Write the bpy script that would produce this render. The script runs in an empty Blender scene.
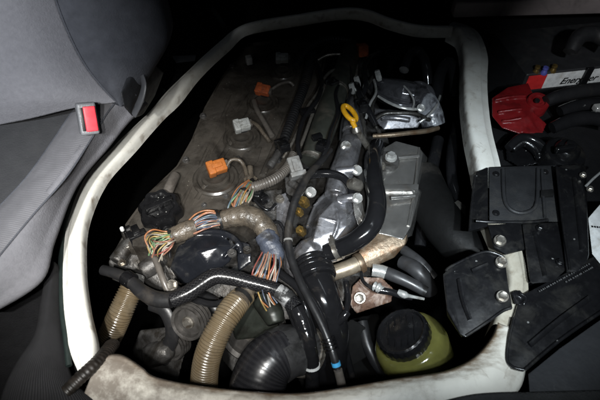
import bpy, bmesh, math, random
from mathutils import Vector, Matrix, noise
random.seed(7)
R = math.radians
S = bpy.context.scene
COL = S.collection

# ------------------------------------------------------------------ camera
CAM_Z, PITCH, FOC = 0.614, R(50), 500.0          # metres above the opening, pitch down, focal length in photo pixels
cam_d = bpy.data.cameras.new('camera'); cam_d.sensor_width = 36; cam_d.lens = 30
cam_d.clip_start = 0.02; cam_d.clip_end = 50
cam = bpy.data.objects.new('camera', cam_d); COL.objects.link(cam)
cam.location = (0, 0, CAM_Z); cam.rotation_euler = (math.pi/2 - PITCH, 0, 0)
cam_d.dof.use_dof = True; cam_d.dof.focus_distance = 0.86; cam_d.dof.aperture_fstop = 7.0
S.camera = cam
# ------------------------------------------------------------------ world and lamps
w = bpy.data.worlds.new('World'); S.world = w; w.use_nodes = True
w.node_tree.nodes['Background'].inputs[0].default_value = (0.62, 0.75, 1.0, 1)
w.node_tree.nodes['Background'].inputs[1].default_value = 0.004
def bar_lamp(name, loc, target, watts, size, col, spread=180., roll=0.):
    l = bpy.data.lights.new(name, 'AREA'); l.shape = 'RECTANGLE'; l.size, l.size_y = size; l.energy = watts; l.color = col; l.spread = R(spread)
    o = bpy.data.objects.new(name, l); COL.objects.link(o); o.location = loc
    q = (Vector(target) - Vector(loc)).to_track_quat('-Z', 'Y'); o.rotation_euler = (q.to_matrix() @ Matrix.Rotation(R(roll), 3, 'Z')).to_euler()
    return o
def spot(name, loc, target, watts, cone, blend, rad, col):
    l = bpy.data.lights.new(name, 'SPOT'); l.energy = watts; l.spot_size = R(cone); l.spot_blend = blend
    l.shadow_soft_size = rad; l.color = col
    o = bpy.data.objects.new(name, l); COL.objects.link(o); o.location = loc
    o.rotation_euler = (Vector(target) - Vector(loc)).to_track_quat('-Z', 'Y').to_euler()
    return o
for i, dx in enumerate((-.14, -.05, .05, .15, .25)):                       # row of leds of a work light held just above the camera
    spot('led_work_light', (-.04+dx, -.04, .64), ((-.31, -.20, -.04, .12, .28)[i], (.435, .425, .42, .44, .46)[i], 0), (35, 34, 27, 29, 38)[i], 41, 1.0, .010, (1.0, .985, .95) if i < 3 else (.83, .93, 1.0))
spot('seat_fill_lamp', (-.36, -.12, .78), (-.52, .56, .20), 62, 44, 1.0, .03, (.93, .96, 1.0))  # added fill spot that brightens the seat and backrest
spot('battery_fill_lamp', (.28, -.05, .72), (.64, .84, 0), 30, 24, 1.0, .02, (.92, .96, 1.0))  # extra fill spot, added to lift the battery corner
bar_lamp('overhead_glint_strip', (0.30, 0.30, 1.35), (0.15, 0.35, 0), 0.10, (0.9, 0.004), (0.85, 0.93, 1.0), 60, 70)  # added thin weak strip overhead, kept for the glints it gives
S.view_settings.view_transform = 'Standard'; S.view_settings.look = 'None'
S.view_settings.exposure = 0.0; S.view_settings.gamma = 1.0; S.view_settings.use_curve_mapping = False
S.cycles.use_denoising = True
S.cycles.max_bounces = 8

# ------------------------------------------------------------------ pixel of the photograph + height -> point of the place
def ray(px, py):
    u, v = (px-300)/FOC, (200-py)/FOC
    c, s = math.cos(PITCH), math.sin(PITCH)
    return Vector((u, c+v*s, -s+v*c))
def P(px, py, z):
    d = ray(px, py); t = (z-CAM_Z)/d.z
    return Vector((0, 0, CAM_Z)) + d*t
def Q(px, py, y):
    d = ray(px, py); return Vector((0, 0, CAM_Z)) + d*(y/d.y)
def mpp(px, py, z): return (z-CAM_Z)/ray(px, py).z/FOC       # metres per photo pixel there

# ------------------------------------------------------------------ materials
MATS = {}
def mat(name, col, rough=.5, metal=0., dirt=None, dscale=18., dlo=.48, dhi=.62, bump=0., bscale=150., coat=0., rvar=.12,
        col2=None, trans=0., sss=0., wear=None, spec=.5, stripes=None, specks=None):
    if name in MATS: return MATS[name]
    m = bpy.data.materials.new(name); m.use_nodes = True; MATS[name] = m
    n = m.node_tree.nodes; L = m.node_tree.links; b = n['Principled BSDF']
    tc = n.new('ShaderNodeTexCoord')
    def noise_(scale, det=6, rou=.6, dist=0.):
        t = n.new('ShaderNodeTexNoise'); t.inputs['Scale'].default_value = scale; t.inputs['Detail'].default_value = det
        t.inputs['Roughness'].default_value = rou; t.inputs['Distortion'].default_value = dist
        L.new(tc.outputs['Object'], t.inputs['Vector']); return t
    def ramp(src, lo, hi):
        r = n.new('ShaderNodeMapRange'); r.inputs[1].default_value = lo; r.inputs[2].default_value = hi
        L.new(src, r.inputs[0]); return r.outputs[0]
    def mix(f, a, c):
        x = n.new('ShaderNodeMix'); x.data_type = 'RGBA'
        L.new(f, x.inputs[0])
        for k, v in ((6, a), (7, c)):
            if isinstance(v, (tuple, list)): x.inputs[k].default_value = (*v[:3], 1)
            else: L.new(v, x.inputs[k])
        return x.outputs[2]
    c = col
    n1 = noise_(dscale*2.7, 5)
    c2 = col2 if col2 else tuple(x*.72 for x in col)
    c = mix(ramp(n1.outputs[0], .35, .68), c, c2)
    if wear:                                        # pale scuffs
        n4 = noise_(dscale*1.3, 9, .75, 1.5); c = mix(ramp(n4.outputs[0], .60, .66), c, wear)
    if dirt:
        n2 = noise_(dscale, 9, .68, .6); f = ramp(n2.outputs[0], dlo, dhi)
        c = mix(f, c, dirt)
    if specks:                                      # dust grains and drops: a few round pale dots
        vo = n.new('ShaderNodeTexVoronoi'); vo.inputs['Scale'].default_value = specks[0]; L.new(tc.outputs['Object'], vo.inputs['Vector'])
        sc_ = n.new('ShaderNodeSeparateColor'); L.new(vo.outputs['Color'], sc_.inputs[0])
        g1 = n.new('ShaderNodeMath'); g1.operation = 'LESS_THAN'; L.new(vo.outputs['Distance'], g1.inputs[0]); g1.inputs[1].default_value = .22
        g2 = n.new('ShaderNodeMath'); g2.operation = 'GREATER_THAN'; L.new(sc_.outputs[0], g2.inputs[0]); g2.inputs[1].default_value = specks[1]
        g3 = n.new('ShaderNodeMath'); g3.operation = 'MULTIPLY'; L.new(g1.outputs[0], g3.inputs[0]); L.new(g2.outputs[0], g3.inputs[1])
        c = mix(g3.outputs[0], c, specks[2])
    if stripes:
        uv = n.new('ShaderNodeUVMap'); wv = n.new('ShaderNodeTexWave'); wv.wave_type = 'BANDS'
        wv.bands_direction = stripes[1]; wv.inputs['Scale'].default_value = stripes[0]; wv.inputs['Distortion'].default_value = stripes[3] if len(stripes) > 3 else .3
        L.new(uv.outputs[0], wv.inputs['Vector']); c = mix(ramp(wv.outputs['Fac'], .35, .65), c, stripes[2])
    L.new(c, b.inputs['Base Color']) if not isinstance(c, tuple) else None
    n3 = noise_(dscale*3.1, 6, .65)
    r = n.new('ShaderNodeMapRange'); r.inputs[1].default_value = .3; r.inputs[2].default_value = .7
    r.inputs[3].default_value = max(.04, rough-rvar); r.inputs[4].default_value = min(1, rough+rvar)
    L.new(n3.outputs[0], r.inputs[0]); L.new(r.outputs[0], b.inputs['Roughness'])
    b.inputs['Metallic'].default_value = metal
    b.inputs['Specular IOR Level'].default_value = spec
    if coat: b.inputs['Coat Weight'].default_value = coat; b.inputs['Coat Roughness'].default_value = .12
    if trans: b.inputs['Transmission Weight'].default_value = trans
    if sss:
        b.inputs['Subsurface Weight'].default_value = sss; b.inputs['Subsurface Radius'].default_value = (.02, .018, .006); b.inputs['Subsurface Scale'].default_value = .5
    if bump or stripes:
        bp = n.new('ShaderNodeBump'); bp.inputs['Distance'].default_value = .0022; bp.inputs['Strength'].default_value = bump or .3
        if stripes: L.new(wv.outputs['Fac'], bp.inputs['Height'])
        else: L.new(noise_(bscale, 4, .6).outputs[0], bp.inputs['Height'])
        L.new(bp.outputs[0], b.inputs['Normal'])
    return m
def braid(name, a, bcol, su, sv, rough):
    """woven sleeve: two crossed wave patterns on the tube's own length/angle coordinates"""
    if name in MATS: return MATS[name]
    m = mat(name, a, rough, dirt=None); n = m.node_tree.nodes; L = m.node_tree.links; b = n['Principled BSDF']
    uv = n.new('ShaderNodeUVMap'); sep = n.new('ShaderNodeSeparateXYZ'); L.new(uv.outputs[0], sep.inputs[0])
    def mth(op, x, y):
        k = n.new('ShaderNodeMath'); k.operation = op
        for i, q in enumerate((x, y)):
            if q is None: continue
            if isinstance(q, (int, float)): k.inputs[i].default_value = q
            else: L.new(q, k.inputs[i])
        return k.outputs[0]
    U = mth('MULTIPLY', sep.outputs[0], su); V = mth('MULTIPLY', sep.outputs[1], sv*2*math.pi)
    s1 = mth('SINE', mth('ADD', U, V), None); s2 = mth('SINE', mth('SUBTRACT', U, V), None)
    f = mth('MAXIMUM', s1, s2)
    r = n.new('ShaderNodeMapRange'); r.inputs[1].default_value = .72; r.inputs[2].default_value = .98; L.new(f, r.inputs[0])
    x = n.new('ShaderNodeMix'); x.data_type = 'RGBA'; L.new(r.outputs[0], x.inputs[0])
    x.inputs[6].default_value = (*a, 1); x.inputs[7].default_value = (*bcol, 1); L.new(x.outputs[2], b.inputs['Base Color'])
    bp = n.new('ShaderNodeBump'); bp.inputs['Distance'].default_value = .0012; bp.inputs['Strength'].default_value = .6
    L.new(r.outputs[0], bp.inputs['Height']); L.new(bp.outputs[0], b.inputs['Normal'])
    return m

M_paint = mat('off_white_paint', (0.7524, 0.7524, 0.7068), .34, dirt=(0.342, 0.2964, 0.2394), dscale=16, dlo=.57, dhi=.80, bump=.10, bscale=60, col2=(0.6612, 0.6498, 0.5928), wear=(0.4788, 0.456, 0.4104))
def edge_grime(m, col):
    n = m.node_tree.nodes; L = m.node_tree.links; b = n['Principled BSDF']; src = b.inputs['Base Color'].links[0].from_socket
    uv = n.new('ShaderNodeUVMap'); sp = n.new('ShaderNodeSeparateXYZ'); L.new(uv.outputs[0], sp.inputs[0])
    tc = n.new('ShaderNodeTexCoord'); nz = n.new('ShaderNodeTexNoise'); nz.inputs['Scale'].default_value = 38; nz.inputs['Detail'].default_value = 8; L.new(tc.outputs['Object'], nz.inputs['Vector'])
    ad = n.new('ShaderNodeMath'); ad.operation = 'MULTIPLY_ADD'; L.new(nz.outputs[0], ad.inputs[0]); ad.inputs[1].default_value = .55; L.new(sp.outputs[0], ad.inputs[2])
    r = n.new('ShaderNodeMapRange'); r.inputs[1].default_value = 1.22; r.inputs[2].default_value = 1.36; L.new(ad.outputs[0], r.inputs[0])
    x = n.new('ShaderNodeMix'); x.data_type = 'RGBA'; L.new(r.outputs[0], x.inputs[0]); L.new(src, x.inputs[6]); x.inputs[7].default_value = (*col, 1)
    L.new(x.outputs[2], b.inputs['Base Color'])
edge_grime(M_paint, (.16, .115, .07))
M_sill = mat('dirty_sill_paint', (.56, .54, .48), .42, dirt=(.34, .31, .265), dscale=22, dlo=.53, dhi=.72, bump=.06, bscale=60, col2=(.52, .50, .445), wear=(.40, .37, .32))
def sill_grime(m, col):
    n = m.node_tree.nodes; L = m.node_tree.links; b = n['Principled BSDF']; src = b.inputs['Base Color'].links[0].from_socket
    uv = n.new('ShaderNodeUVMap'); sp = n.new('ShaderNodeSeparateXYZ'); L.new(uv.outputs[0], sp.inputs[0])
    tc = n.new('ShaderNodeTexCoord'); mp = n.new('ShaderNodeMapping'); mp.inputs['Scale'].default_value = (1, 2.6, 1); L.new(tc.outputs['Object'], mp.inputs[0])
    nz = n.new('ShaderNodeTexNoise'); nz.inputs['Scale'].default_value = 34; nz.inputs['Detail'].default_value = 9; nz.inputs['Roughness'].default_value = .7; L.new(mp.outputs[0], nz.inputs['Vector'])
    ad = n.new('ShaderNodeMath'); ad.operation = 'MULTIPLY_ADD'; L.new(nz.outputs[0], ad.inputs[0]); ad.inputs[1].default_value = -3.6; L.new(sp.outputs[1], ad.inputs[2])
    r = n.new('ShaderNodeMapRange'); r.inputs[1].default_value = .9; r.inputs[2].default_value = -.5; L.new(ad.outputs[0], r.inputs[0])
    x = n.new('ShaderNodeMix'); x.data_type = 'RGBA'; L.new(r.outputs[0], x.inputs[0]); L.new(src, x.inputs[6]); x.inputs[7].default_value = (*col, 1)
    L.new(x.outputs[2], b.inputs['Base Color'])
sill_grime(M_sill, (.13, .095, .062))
def left_stain(m, col):
    n = m.node_tree.nodes; L = m.node_tree.links; b = n['Principled BSDF']; src = b.inputs['Base Color'].links[0].from_socket
    tc = n.new('ShaderNodeTexCoord'); sp = n.new('ShaderNodeSeparateXYZ'); L.new(tc.outputs['Object'], sp.inputs[0])
    nz = n.new('ShaderNodeTexNoise'); nz.inputs['Scale'].default_value = 34; nz.inputs['Detail'].default_value = 9; nz.inputs['Roughness'].default_value = .72; L.new(tc.outputs['Object'], nz.inputs['Vector'])
    ad = n.new('ShaderNodeMath'); ad.operation = 'MULTIPLY_ADD'; L.new(nz.outputs[0], ad.inputs[0]); ad.inputs[1].default_value = .85; L.new(sp.outputs[0], ad.inputs[2])
    r = n.new('ShaderNodeMapRange'); r.inputs[1].default_value = .36; r.inputs[2].default_value = .16; r.inputs[4].default_value = .85; L.new(ad.outputs[0], r.inputs[0])
    x = n.new('ShaderNodeMix'); x.data_type = 'RGBA'; L.new(r.outputs[0], x.inputs[0]); L.new(src, x.inputs[6]); x.inputs[7].default_value = (*col, 1)
    L.new(x.outputs[2], b.inputs['Base Color'])
left_stain(M_sill, (.13, .108, .088))
M_cover = mat('dusty_cover_plastic', (.045, .040, .034), .30, dirt=(.018, .0155, .013), dscale=13, dlo=.44, dhi=.64, bump=.45, bscale=75, col2=(.060, .053, .045), coat=.35, rvar=.20, specks=(190, .97, (.13, .12, .10)))
M_well = mat('bay_shade_black', (.006, .006, .006), .9, spec=.1)  # near-black colour stands in for the shade deep in the bay
M_carpet = mat('dark_carpet', (.012, .012, .013), .95, bump=1., bscale=500, spec=.1)
M_rubber = mat('black_rubber', (.010, .010, .011), .12, bump=.04, bscale=60, dirt=(.035, .03, .026), dscale=16, dlo=.58, dhi=.74, rvar=.06)
M_rubber_matt = mat('matt_black_rubber', (.014, .014, .015), .40, bump=.1, bscale=160, dirt=(.035, .031, .027), dscale=14, dlo=.52, dhi=.7)
M_plastic = mat('black_plastic', (0.007, 0.007, 0.0077), .22, dirt=(0.0175, 0.0161, 0.014), dscale=20, dlo=.56, dhi=.72, bump=.15, bscale=220, specks=(230, .985, (0.245, 0.245, 0.231)))
M_plastic_matt = mat('grained_black_plastic', (0.0165, 0.01705, 0.0187), .55, dirt=(0.033, 0.0319, 0.0297), dscale=12, dlo=.5, dhi=.7, bump=.2, bscale=480)
M_satin = mat('satin_black_panel', (0.0066, 0.0066, 0.007425), .33, dirt=(.024, .023, .021), dscale=20, dlo=.50, dhi=.70, bump=.04, bscale=300, wear=(.016, .016, .016), specks=(150, .975, (0.165, 0.165, 0.1595)))
M_alu = mat('cast_aluminium', (0.3795, 0.3795, 0.4037), .33, .82, dirt=(0.113, 0.1009, 0.08882), dscale=30, dlo=.50, dhi=.70, bump=.10, bscale=300, rvar=.15)
M_alu_dark = mat('oily_cast_aluminium', (0.12, 0.117, 0.114), .45, .6, dirt=(0.03, 0.0258, 0.021), dscale=18, dlo=.45, dhi=.62, bump=.4, bscale=220)
M_steel = mat('stained_stainless_steel', (.45, .44, .42), .19, .84, dirt=(.26, .19, .13), dscale=15, dlo=.56, dhi=.76, bump=.55, bscale=26, rvar=.1)
M_rusty = mat('heat_browned_steel', (0.1913, 0.1462, 0.1013), .42, .6, dirt=(0.1125, 0.05625, 0.02531), dscale=22, dlo=.46, dhi=.62, bump=.3, bscale=160)
M_rust = mat('rusty_steel', (.13, .070, .042), .7, .2, dirt=(.26, .20, .165), dscale=42, dlo=.50, dhi=.60, bump=.9, bscale=120, col2=(.06, .030, .020))
M_bright = mat('bright_steel', (.62, .62, .60), .22, .6, dirt=(.2, .18, .15), dscale=40, dlo=.55, dhi=.7)
M_zinc = mat('zinc_bolt', (0.345, 0.3225, 0.285), .35, .8, dirt=(0.12, 0.0975, 0.075), dscale=60, dlo=.5, dhi=.65)
M_brass = mat('brass_fitting', (0.25, 0.165, 0.05), .35, .7, dirt=(0.06, 0.045, 0.025), dscale=50, dlo=.5, dhi=.65)
M_tan = mat('tan_conduit', (.118, .094, .062), .26, dirt=(0.0504, 0.03744, 0.02304), dscale=16, dlo=.54, dhi=.72, bump=.1, bscale=200, col2=(0.0936, 0.0684, 0.03816), coat=.2)
M_tape = mat('brown_grey_tape', (0.09375, 0.07725, 0.0585), .36, dirt=(0.0375, 0.0315, 0.02475), dscale=34, dlo=.46, dhi=.64, bump=.9, bscale=170, coat=.2, rvar=.2)
M_bluetape = mat('blue_grey_tape', (0.05225, 0.0605, 0.0825), .48, dirt=(0.0275, 0.0275, 0.03025), dscale=40, bump=.7, bscale=160)
M_grey_conduit = mat('grey_conduit', (0.098, 0.0875, 0.077), .42, dirt=(0.042, 0.0364, 0.0315), dscale=26, dlo=.5, dhi=.66)
M_orange = mat('orange_connector', (0.3968, 0.1216, 0.0224), .42, dirt=(0.2048, 0.0768, 0.0256), dscale=45, dlo=.52, dhi=.68, bump=.2, bscale=200)
M_redbrown = mat('faded_orange_connector', (.45, .10, .03), .5, dirt=(.2, .06, .03), dscale=45)
M_wplug = mat('dirty_white_connector', (0.39, 0.405, 0.3975), .42, dirt=(0.15, 0.15, 0.135), dscale=55, dlo=.5, dhi=.66)
M_gplug = mat('grey_connector', (0.2475, 0.2475, 0.24), .45, dirt=(0.105, 0.0975, 0.09), dscale=45, dlo=.5, dhi=.66)
M_yellow = mat('yellow_plastic', (.72, .36, .015), .35, dirt=(.45, .2, .02), dscale=50, dlo=.56, dhi=.72)
M_red = mat('red_plastic', (0.2, 0.009, 0.011), .38, dirt=(0.08, 0.006, 0.007), dscale=26, dlo=.52, dhi=.7, bump=.15, bscale=200)
M_buckle_red = mat('red_buckle_button', (.70, .045, .065), .4)
M_grey_pl = mat('grey_trim_plastic', (.15, .155, .165), .42, bump=.3, bscale=500)
M_dark_trim = mat('dark_trim_plastic', (.028, .030, .034), .45, bump=.4, bscale=500)
M_olive = mat('olive_reservoir_plastic', (0.1094, 0.1053, 0.02916), .10, rvar=.04, sss=.2, dirt=(0.06885, 0.06318, 0.02106), dscale=14, dlo=.48, dhi=.7, coat=.3)
M_fab = mat('grey_seat_fabric', (0.1334, 0.1334, 0.1454), .85, bump=.4, bscale=430, spec=.2, dscale=60, col2=(0.115, 0.115, 0.126))
M_fab_dark = mat('dark_seat_fabric', (0.06, 0.0636, 0.0744), .85, bump=.4, bscale=430, spec=.2)
M_fab_rib = mat('ribbed_seat_fabric', (.125, .125, .135), .85, spec=.2, bump=.12, stripes=(24, 'X', (.092, .092, .10), .15))
M_black = mat('black_label', (.01, .01, .01), .4)
M_label = mat('white_label', (.66, .67, .66), .4, dirt=(.4, .38, .34), dscale=40, dlo=.56, dhi=.72)
M_label_red = mat('red_label', (.62, .03, .03), .4)
M_label_grey = mat('grey_print', (.085, .085, .085), .5)
M_wall = mat('grey_body_paint', (.060, .062, .058), .5, dirt=(.03, .03, .028), dscale=6, dlo=.48, dhi=.66, bump=.1, bscale=60)
M_pinkgrey = mat('pale_trim', (.20, .17, .165), .5, dirt=(.1, .085, .08), dscale=8)
M_blueband = mat('blue_band', (.05, .32, .60), .45)
M_braid = braid('braided_sleeve', (.007, .007, .008), (.020, .020, .021), 1000, 13, .22)
M_hosewrap = mat('spiral_hose', (.013, .013, .015), .28, bump=.035, stripes=(70, 'X', (.017, .017, .019), .25), coat=.15)
def wire_mat(c):
    return mat('wire_insulation_%d_%d_%d' % tuple(int(x*100) for x in c), tuple(x*.46+y for x, y in zip(c, (.05, .042, .034))), .36, dirt=tuple(x*.14+y for x, y in zip(c, (.05, .042, .034))), dscale=70, dlo=.40, dhi=.68)
W_OR, W_GR, W_BL, W_WH, W_YE, W_PK, W_RD, W_LB = (.66, .21, .04), (.16, .40, .17), (.025, .09, .20), (.52, .48, .40), (.60, .42, .10), (.56, .24, .15), (.42, .04, .03), (.10, .24, .36)

# ------------------------------------------------------------------ object helpers
def tag(o, label, cat, group=None):
    o['label'] = label; o['category'] = cat
    if group: o['group'] = group
    return o
def thing(name, label, cat, loc, group=None):
    o = bpy.data.objects.new(name, None); COL.objects.link(o); o.location = loc; o.empty_display_size = .02
    return tag(o, label, cat, group)
def emit(name, bm, m, parent=None, smooth=40, uvs=None):
    """link a bmesh (world coordinates) as one object; top-level objects get their origin at their base"""
    me = bpy.data.meshes.new(name); bmesh.ops.recalc_face_normals(bm, faces=bm.faces) if uvs is None else None
    bm.to_mesh(me); bm.free()
    o = bpy.data.objects.new(name, me); COL.objects.link(o)
    for mm in (m if isinstance(m, (list, tuple)) else [m]): me.materials.append(mm)
    if smooth:
        me.shade_smooth(); me.set_sharp_from_angle(angle=R(smooth))
    if parent is not None:
        o.parent = parent
        if parent.type == 'EMPTY': o.matrix_parent_inverse = Matrix.Translation(-parent.location)
        elif parent.parent is None: o.matrix_parent_inverse = Matrix.Translation(-parent.location)
    elif len(me.vertices):
        xs = [v.co for v in me.vertices]
        c = Vector((sum(v.x for v in xs)/len(xs), sum(v.y for v in xs)/len(xs), min(v.z for v in xs)))
        me.transform(Matrix.Translation(-c)); o.location = c
    return o
def catmull(p, t):
    n = len(p)-1; i = min(int(t), n-1); f = t-i
    g = lambda k: p[max(0, min(n, k))]
    a, b, c, d = g(i-1), g(i), g(i+1), g(i+2)
    return [.5*((2*b[k])+(c[k]-a[k])*f+(2*a[k]-5*b[k]+4*c[k]-d[k])*f*f+(3*b[k]-a[k]-3*c[k]+d[k])*f**3) for k in range(len(b))]
def wpts(pts):
    out = []
    for p in pts:
        v = P(p[0], p[1], p[2]); out.append((v.x, v.y, v.z, p[3]*mpp(p[0], p[1], p[2])))
    return out
def resample(wp, step, per=24):
    dense = [catmull(wp, i/per) for i in range((len(wp)-1)*per+1)]
    s = [0.]
    for a, b in zip(dense, dense[1:]): s.append(s[-1]+(Vector(a[:3])-Vector(b[:3])).length)
    n = max(3, int(s[-1]/step)); out = []; j = 0
    for i in range(n+1):
        t = s[-1]*i/n
        while j < len(s)-2 and s[j+1] < t: j += 1
        f = (t-s[j])/max(1e-9, s[j+1]-s[j])
        out.append([dense[j][k]+(dense[j+1][k]-dense[j][k])*f for k in range(4)]+[t])
    return out
def tube_bm(bm, wp, seg=14, corr=None, step=None, wob=0., capped=True, flat=1.):
    rm = sum(p[3] for p in wp)/len(wp)
    st = step or ((corr[0]/6) if corr else max(rm*.7, .002))
    sp = resample(wp, st)
    uvl = bm.loops.layers.uv.verify()
    T0 = (Vector(sp[1][:3])-Vector(sp[0][:3])).normalized()
    nrm = T0.orthogonal().normalized(); rings = []
    for i, q in enumerate(sp):
        c = Vector(q[:3]); a = Vector(sp[max(0, i-1)][:3]); b = Vector(sp[min(len(sp)-1, i+1)][:3])
        T = (b-a).normalized(); nrm = (nrm-T*nrm.dot(T)).normalized(); bn = T.cross(nrm)
        r = q[3]
        if corr:
            ph = (q[4]/corr[0]) % 1
            if len(corr) > 2 and corr[2] == 'tape': r *= 1+corr[1]*(ph-.5)
            else: r *= 1+corr[1]*max(-.8, min(.8, 1.6*math.sin(2*math.pi*ph)))
        ring = []
        for k in range(seg):
            an = 2*math.pi*k/seg
            rr = r
            if wob: rr *= 1+wob*noise.noise(c*55+Vector((math.cos(an), math.sin(an), 0))*.8)
            ring.append(bm.verts.new(c+nrm*math.cos(an)*rr+bn*math.sin(an)*rr*flat))
        rings.append((ring, q[4]))
    for (a, sa), (b, sb) in zip(rings, rings[1:]):
        for k in range(seg):
            f = bm.faces.new((a[k], a[(k+1) % seg], b[(k+1) % seg], b[k]))
            for l, (u, v) in zip(f.loops, ((sa, k/seg), (sa, (k+1)/seg), (sb, (k+1)/seg), (sb, k/seg))): l[uvl].uv = (u, v)
    if capped: bm.faces.new(rings[0][0][::-1]); bm.faces.new(rings[-1][0])
def tube(name, pts, m, parent=None, world=False, smooth=60, **k):
    bm = bmesh.new(); tube_bm(bm, pts if world else wpts(pts), **k)
    return emit(name, bm, m, parent, smooth)
def axes(n, up=None):
    n = Vector(n).normalized(); x = (Vector(up).cross(n) if up is not None else n.orthogonal()).normalized()
    return x, n.cross(x), n
def lathe_bm(bm, prof, c, n=(0, 0, 1), seg=28, scal=None):
    x, y, n = axes(n, (0, 1, .01)); rings = []; c = Vector(c)
    for r, h in prof:
        if r < 1e-6: rings.append([bm.verts.new(c+n*h)]); continue
        ring = []
        for k in range(seg):
            a = 2*math.pi*k/seg; rr = r*(scal(a, r, h) if scal else 1)
            ring.append(bm.verts.new(c+n*h+x*math.cos(a)*rr+y*math.sin(a)*rr))
        rings.append(ring)
    for a, b in zip(rings, rings[1:]):
        for k in range(seg):
            if len(a) == 1: bm.faces.new((a[0], b[k], b[(k+1) % seg])) if len(b) > 1 else None
            elif len(b) == 1: bm.faces.new((a[k], a[(k+1) % seg], b[0]))
            else: bm.faces.new((a[k], a[(k+1) % seg], b[(k+1) % seg], b[k]))
def lathe(name, prof, c, m, parent=None, n=(0, 0, 1), seg=28, scal=None, smooth=40):
    bm = bmesh.new(); lathe_bm(bm, prof, c, n, seg, scal); return emit(name, bm, m, parent, smooth)
def box_bm(bm, c, dims, X=(1, 0, 0), Y=(0, 1, 0), Z=(0, 0, 1), bev=.0015, seg=2):
    t = bmesh.new(); bmesh.ops.create_cube(t, size=1)
    if bev:
        mm = Matrix.Diagonal((*dims, 1)); bmesh.ops.transform(t, matrix=mm, verts=t.verts)
        bmesh.ops.bevel(t, geom=t.edges[:], offset=min(bev, min(dims)*.4), segments=seg, affect='EDGES', profile=.6)
    else: bmesh.ops.transform(t, matrix=Matrix.Diagonal((*dims, 1)), verts=t.verts)
    X, Y, Z = Vector(X).normalized(), Vector(Y).normalized(), Vector(Z).normalized()
    rot = Matrix((X, Y, Z)).transposed().to_4x4(); rot.translation = Vector(c)
    bmesh.ops.transform(t, matrix=rot, verts=t.verts); merge(bm, t)
def merge(bm, t):
    me = bpy.data.meshes.new('t'); t.to_mesh(me); t.free(); bm.from_mesh(me); bpy.data.meshes.remove(me)
def box(name, c, dims, m, parent=None, yaw=0, tilt=0, bev=.0015, roll=0):
    rot = Matrix.Rotation(R(yaw), 3, 'Z') @ Matrix.Rotation(R(tilt), 3, 'X') @ Matrix.Rotation(R(roll), 3, 'Y')
    bm = bmesh.new(); box_bm(bm, c, dims, rot.col[0], rot.col[1], rot.col[2], bev); return emit(name, bm, m, parent, 35)
def obox(name, c, dims, X, Y, Z, m, parent=None, bev=.0015, seg=3):
    bm = bmesh.new(); box_bm(bm, c, dims, X, Y, Z, bev, seg); return emit(name, bm, m, parent, 35)
def prism_bm(bm, pts, thick, bev=.0012, drop=None):
    """slab: outline of world points (top), thickness along -normal"""
    t = bmesh.new(); vs = [t.verts.new(p) for p in pts]; f = t.faces.new(vs); f.normal_update()
    n = f.normal.copy()
    if n.z < 0: f.normal_flip(); n = -n
    d = Vector(drop) if drop else -n*thick
    r = bmesh.ops.extrude_face_region(t, geom=[f]); bmesh.ops.translate(t, vec=d, verts=[v for v in r['geom'] if isinstance(v, bmesh.types.BMVert)])
    bmesh.ops.recalc_face_normals(t, faces=t.faces)
    if bev: bmesh.ops.bevel(t, geom=t.edges[:], offset=bev, segments=2, affect='EDGES', profile=.6, clamp_overlap=True)
    merge(bm, t)
def prism(name, pts, thick, m, parent=None, bev=.0012, drop=None, px=True):
    bm = bmesh.new(); prism_bm(bm, [P(*p) for p in pts] if px else pts, thick, bev, drop); return emit(name, bm, m, parent, 35)
def hull_bm(bm, pts, bev=.002):
    t = bmesh.new()
    for p in pts: t.verts.new(p)
    r = bmesh.ops.convex_hull(t, input=t.verts[:])
    bmesh.ops.delete(t, geom=[v for v in r['geom_interior'] if isinstance(v, bmesh.types.BMVert)], context='VERTS')
    bmesh.ops.dissolve_limit(t, angle_limit=R(4), verts=t.verts[:], edges=t.edges[:])
    if bev: bmesh.ops.bevel(t, geom=t.edges[:], offset=bev, segments=2, affect='EDGES', profile=.6, clamp_overlap=True)
    merge(bm, t)
def hull(name, pts, m, parent=None, bev=.002, px=True):
    bm = bmesh.new(); hull_bm(bm, [P(*p) for p in pts] if px else pts, bev); return emit(name, bm, m, parent, 35)
def cast(name, items, m, parent=None, voxel=.0016, smooth=3, label=None):
    """casting: overlapping hulls, bars and collars fused into one skin with soft fillets"""
    bm = bmesh.new()
    for it in items:
        if it[0] == 'h': hull_bm(bm, [P(*p) for p in it[1]], 0)
        elif it[0] == 't': tube_bm(bm, wpts(it[1]), seg=14)
        elif it[0] == 'l': lathe_bm(bm, it[1], it[2], it[3])
        elif it[0] == 'hw': hull_bm(bm, it[1], 0)
    o = emit(name, bm, m, parent, 0)
    rm = o.modifiers.new('fuse', 'REMESH'); rm.mode = 'VOXEL'; rm.voxel_size = voxel; rm.use_smooth_shade = True
    sm = o.modifiers.new('fillet', 'SMOOTH'); sm.iterations = smooth; sm.factor = .5
    return o
def bolt(px, py, z, rp, parent, m=None, n=(0, 0, 1), name='bolt'):
    r = rp*mpp(px, py, z); bm = bmesh.new(); c = P(px, py, z)
    lathe_bm(bm, [(0, r*.25), (r*1.25, r*.25), (r*1.35, 0), (r*1.35, -r*.3)], c, n, 18)
    hx = lambda a, rr, h: 1/math.cos(((a+math.pi/6) % (math.pi/3))-math.pi/6)
    lathe_bm(bm, [(0, r*.95), (r*.55, r*.95), (r*.72, r), (r*.84, r*.88), (r*.86, r*.2)], c, n, 24, hx)
    return emit(name, bm, m or M_zinc, parent, 30)
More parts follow.
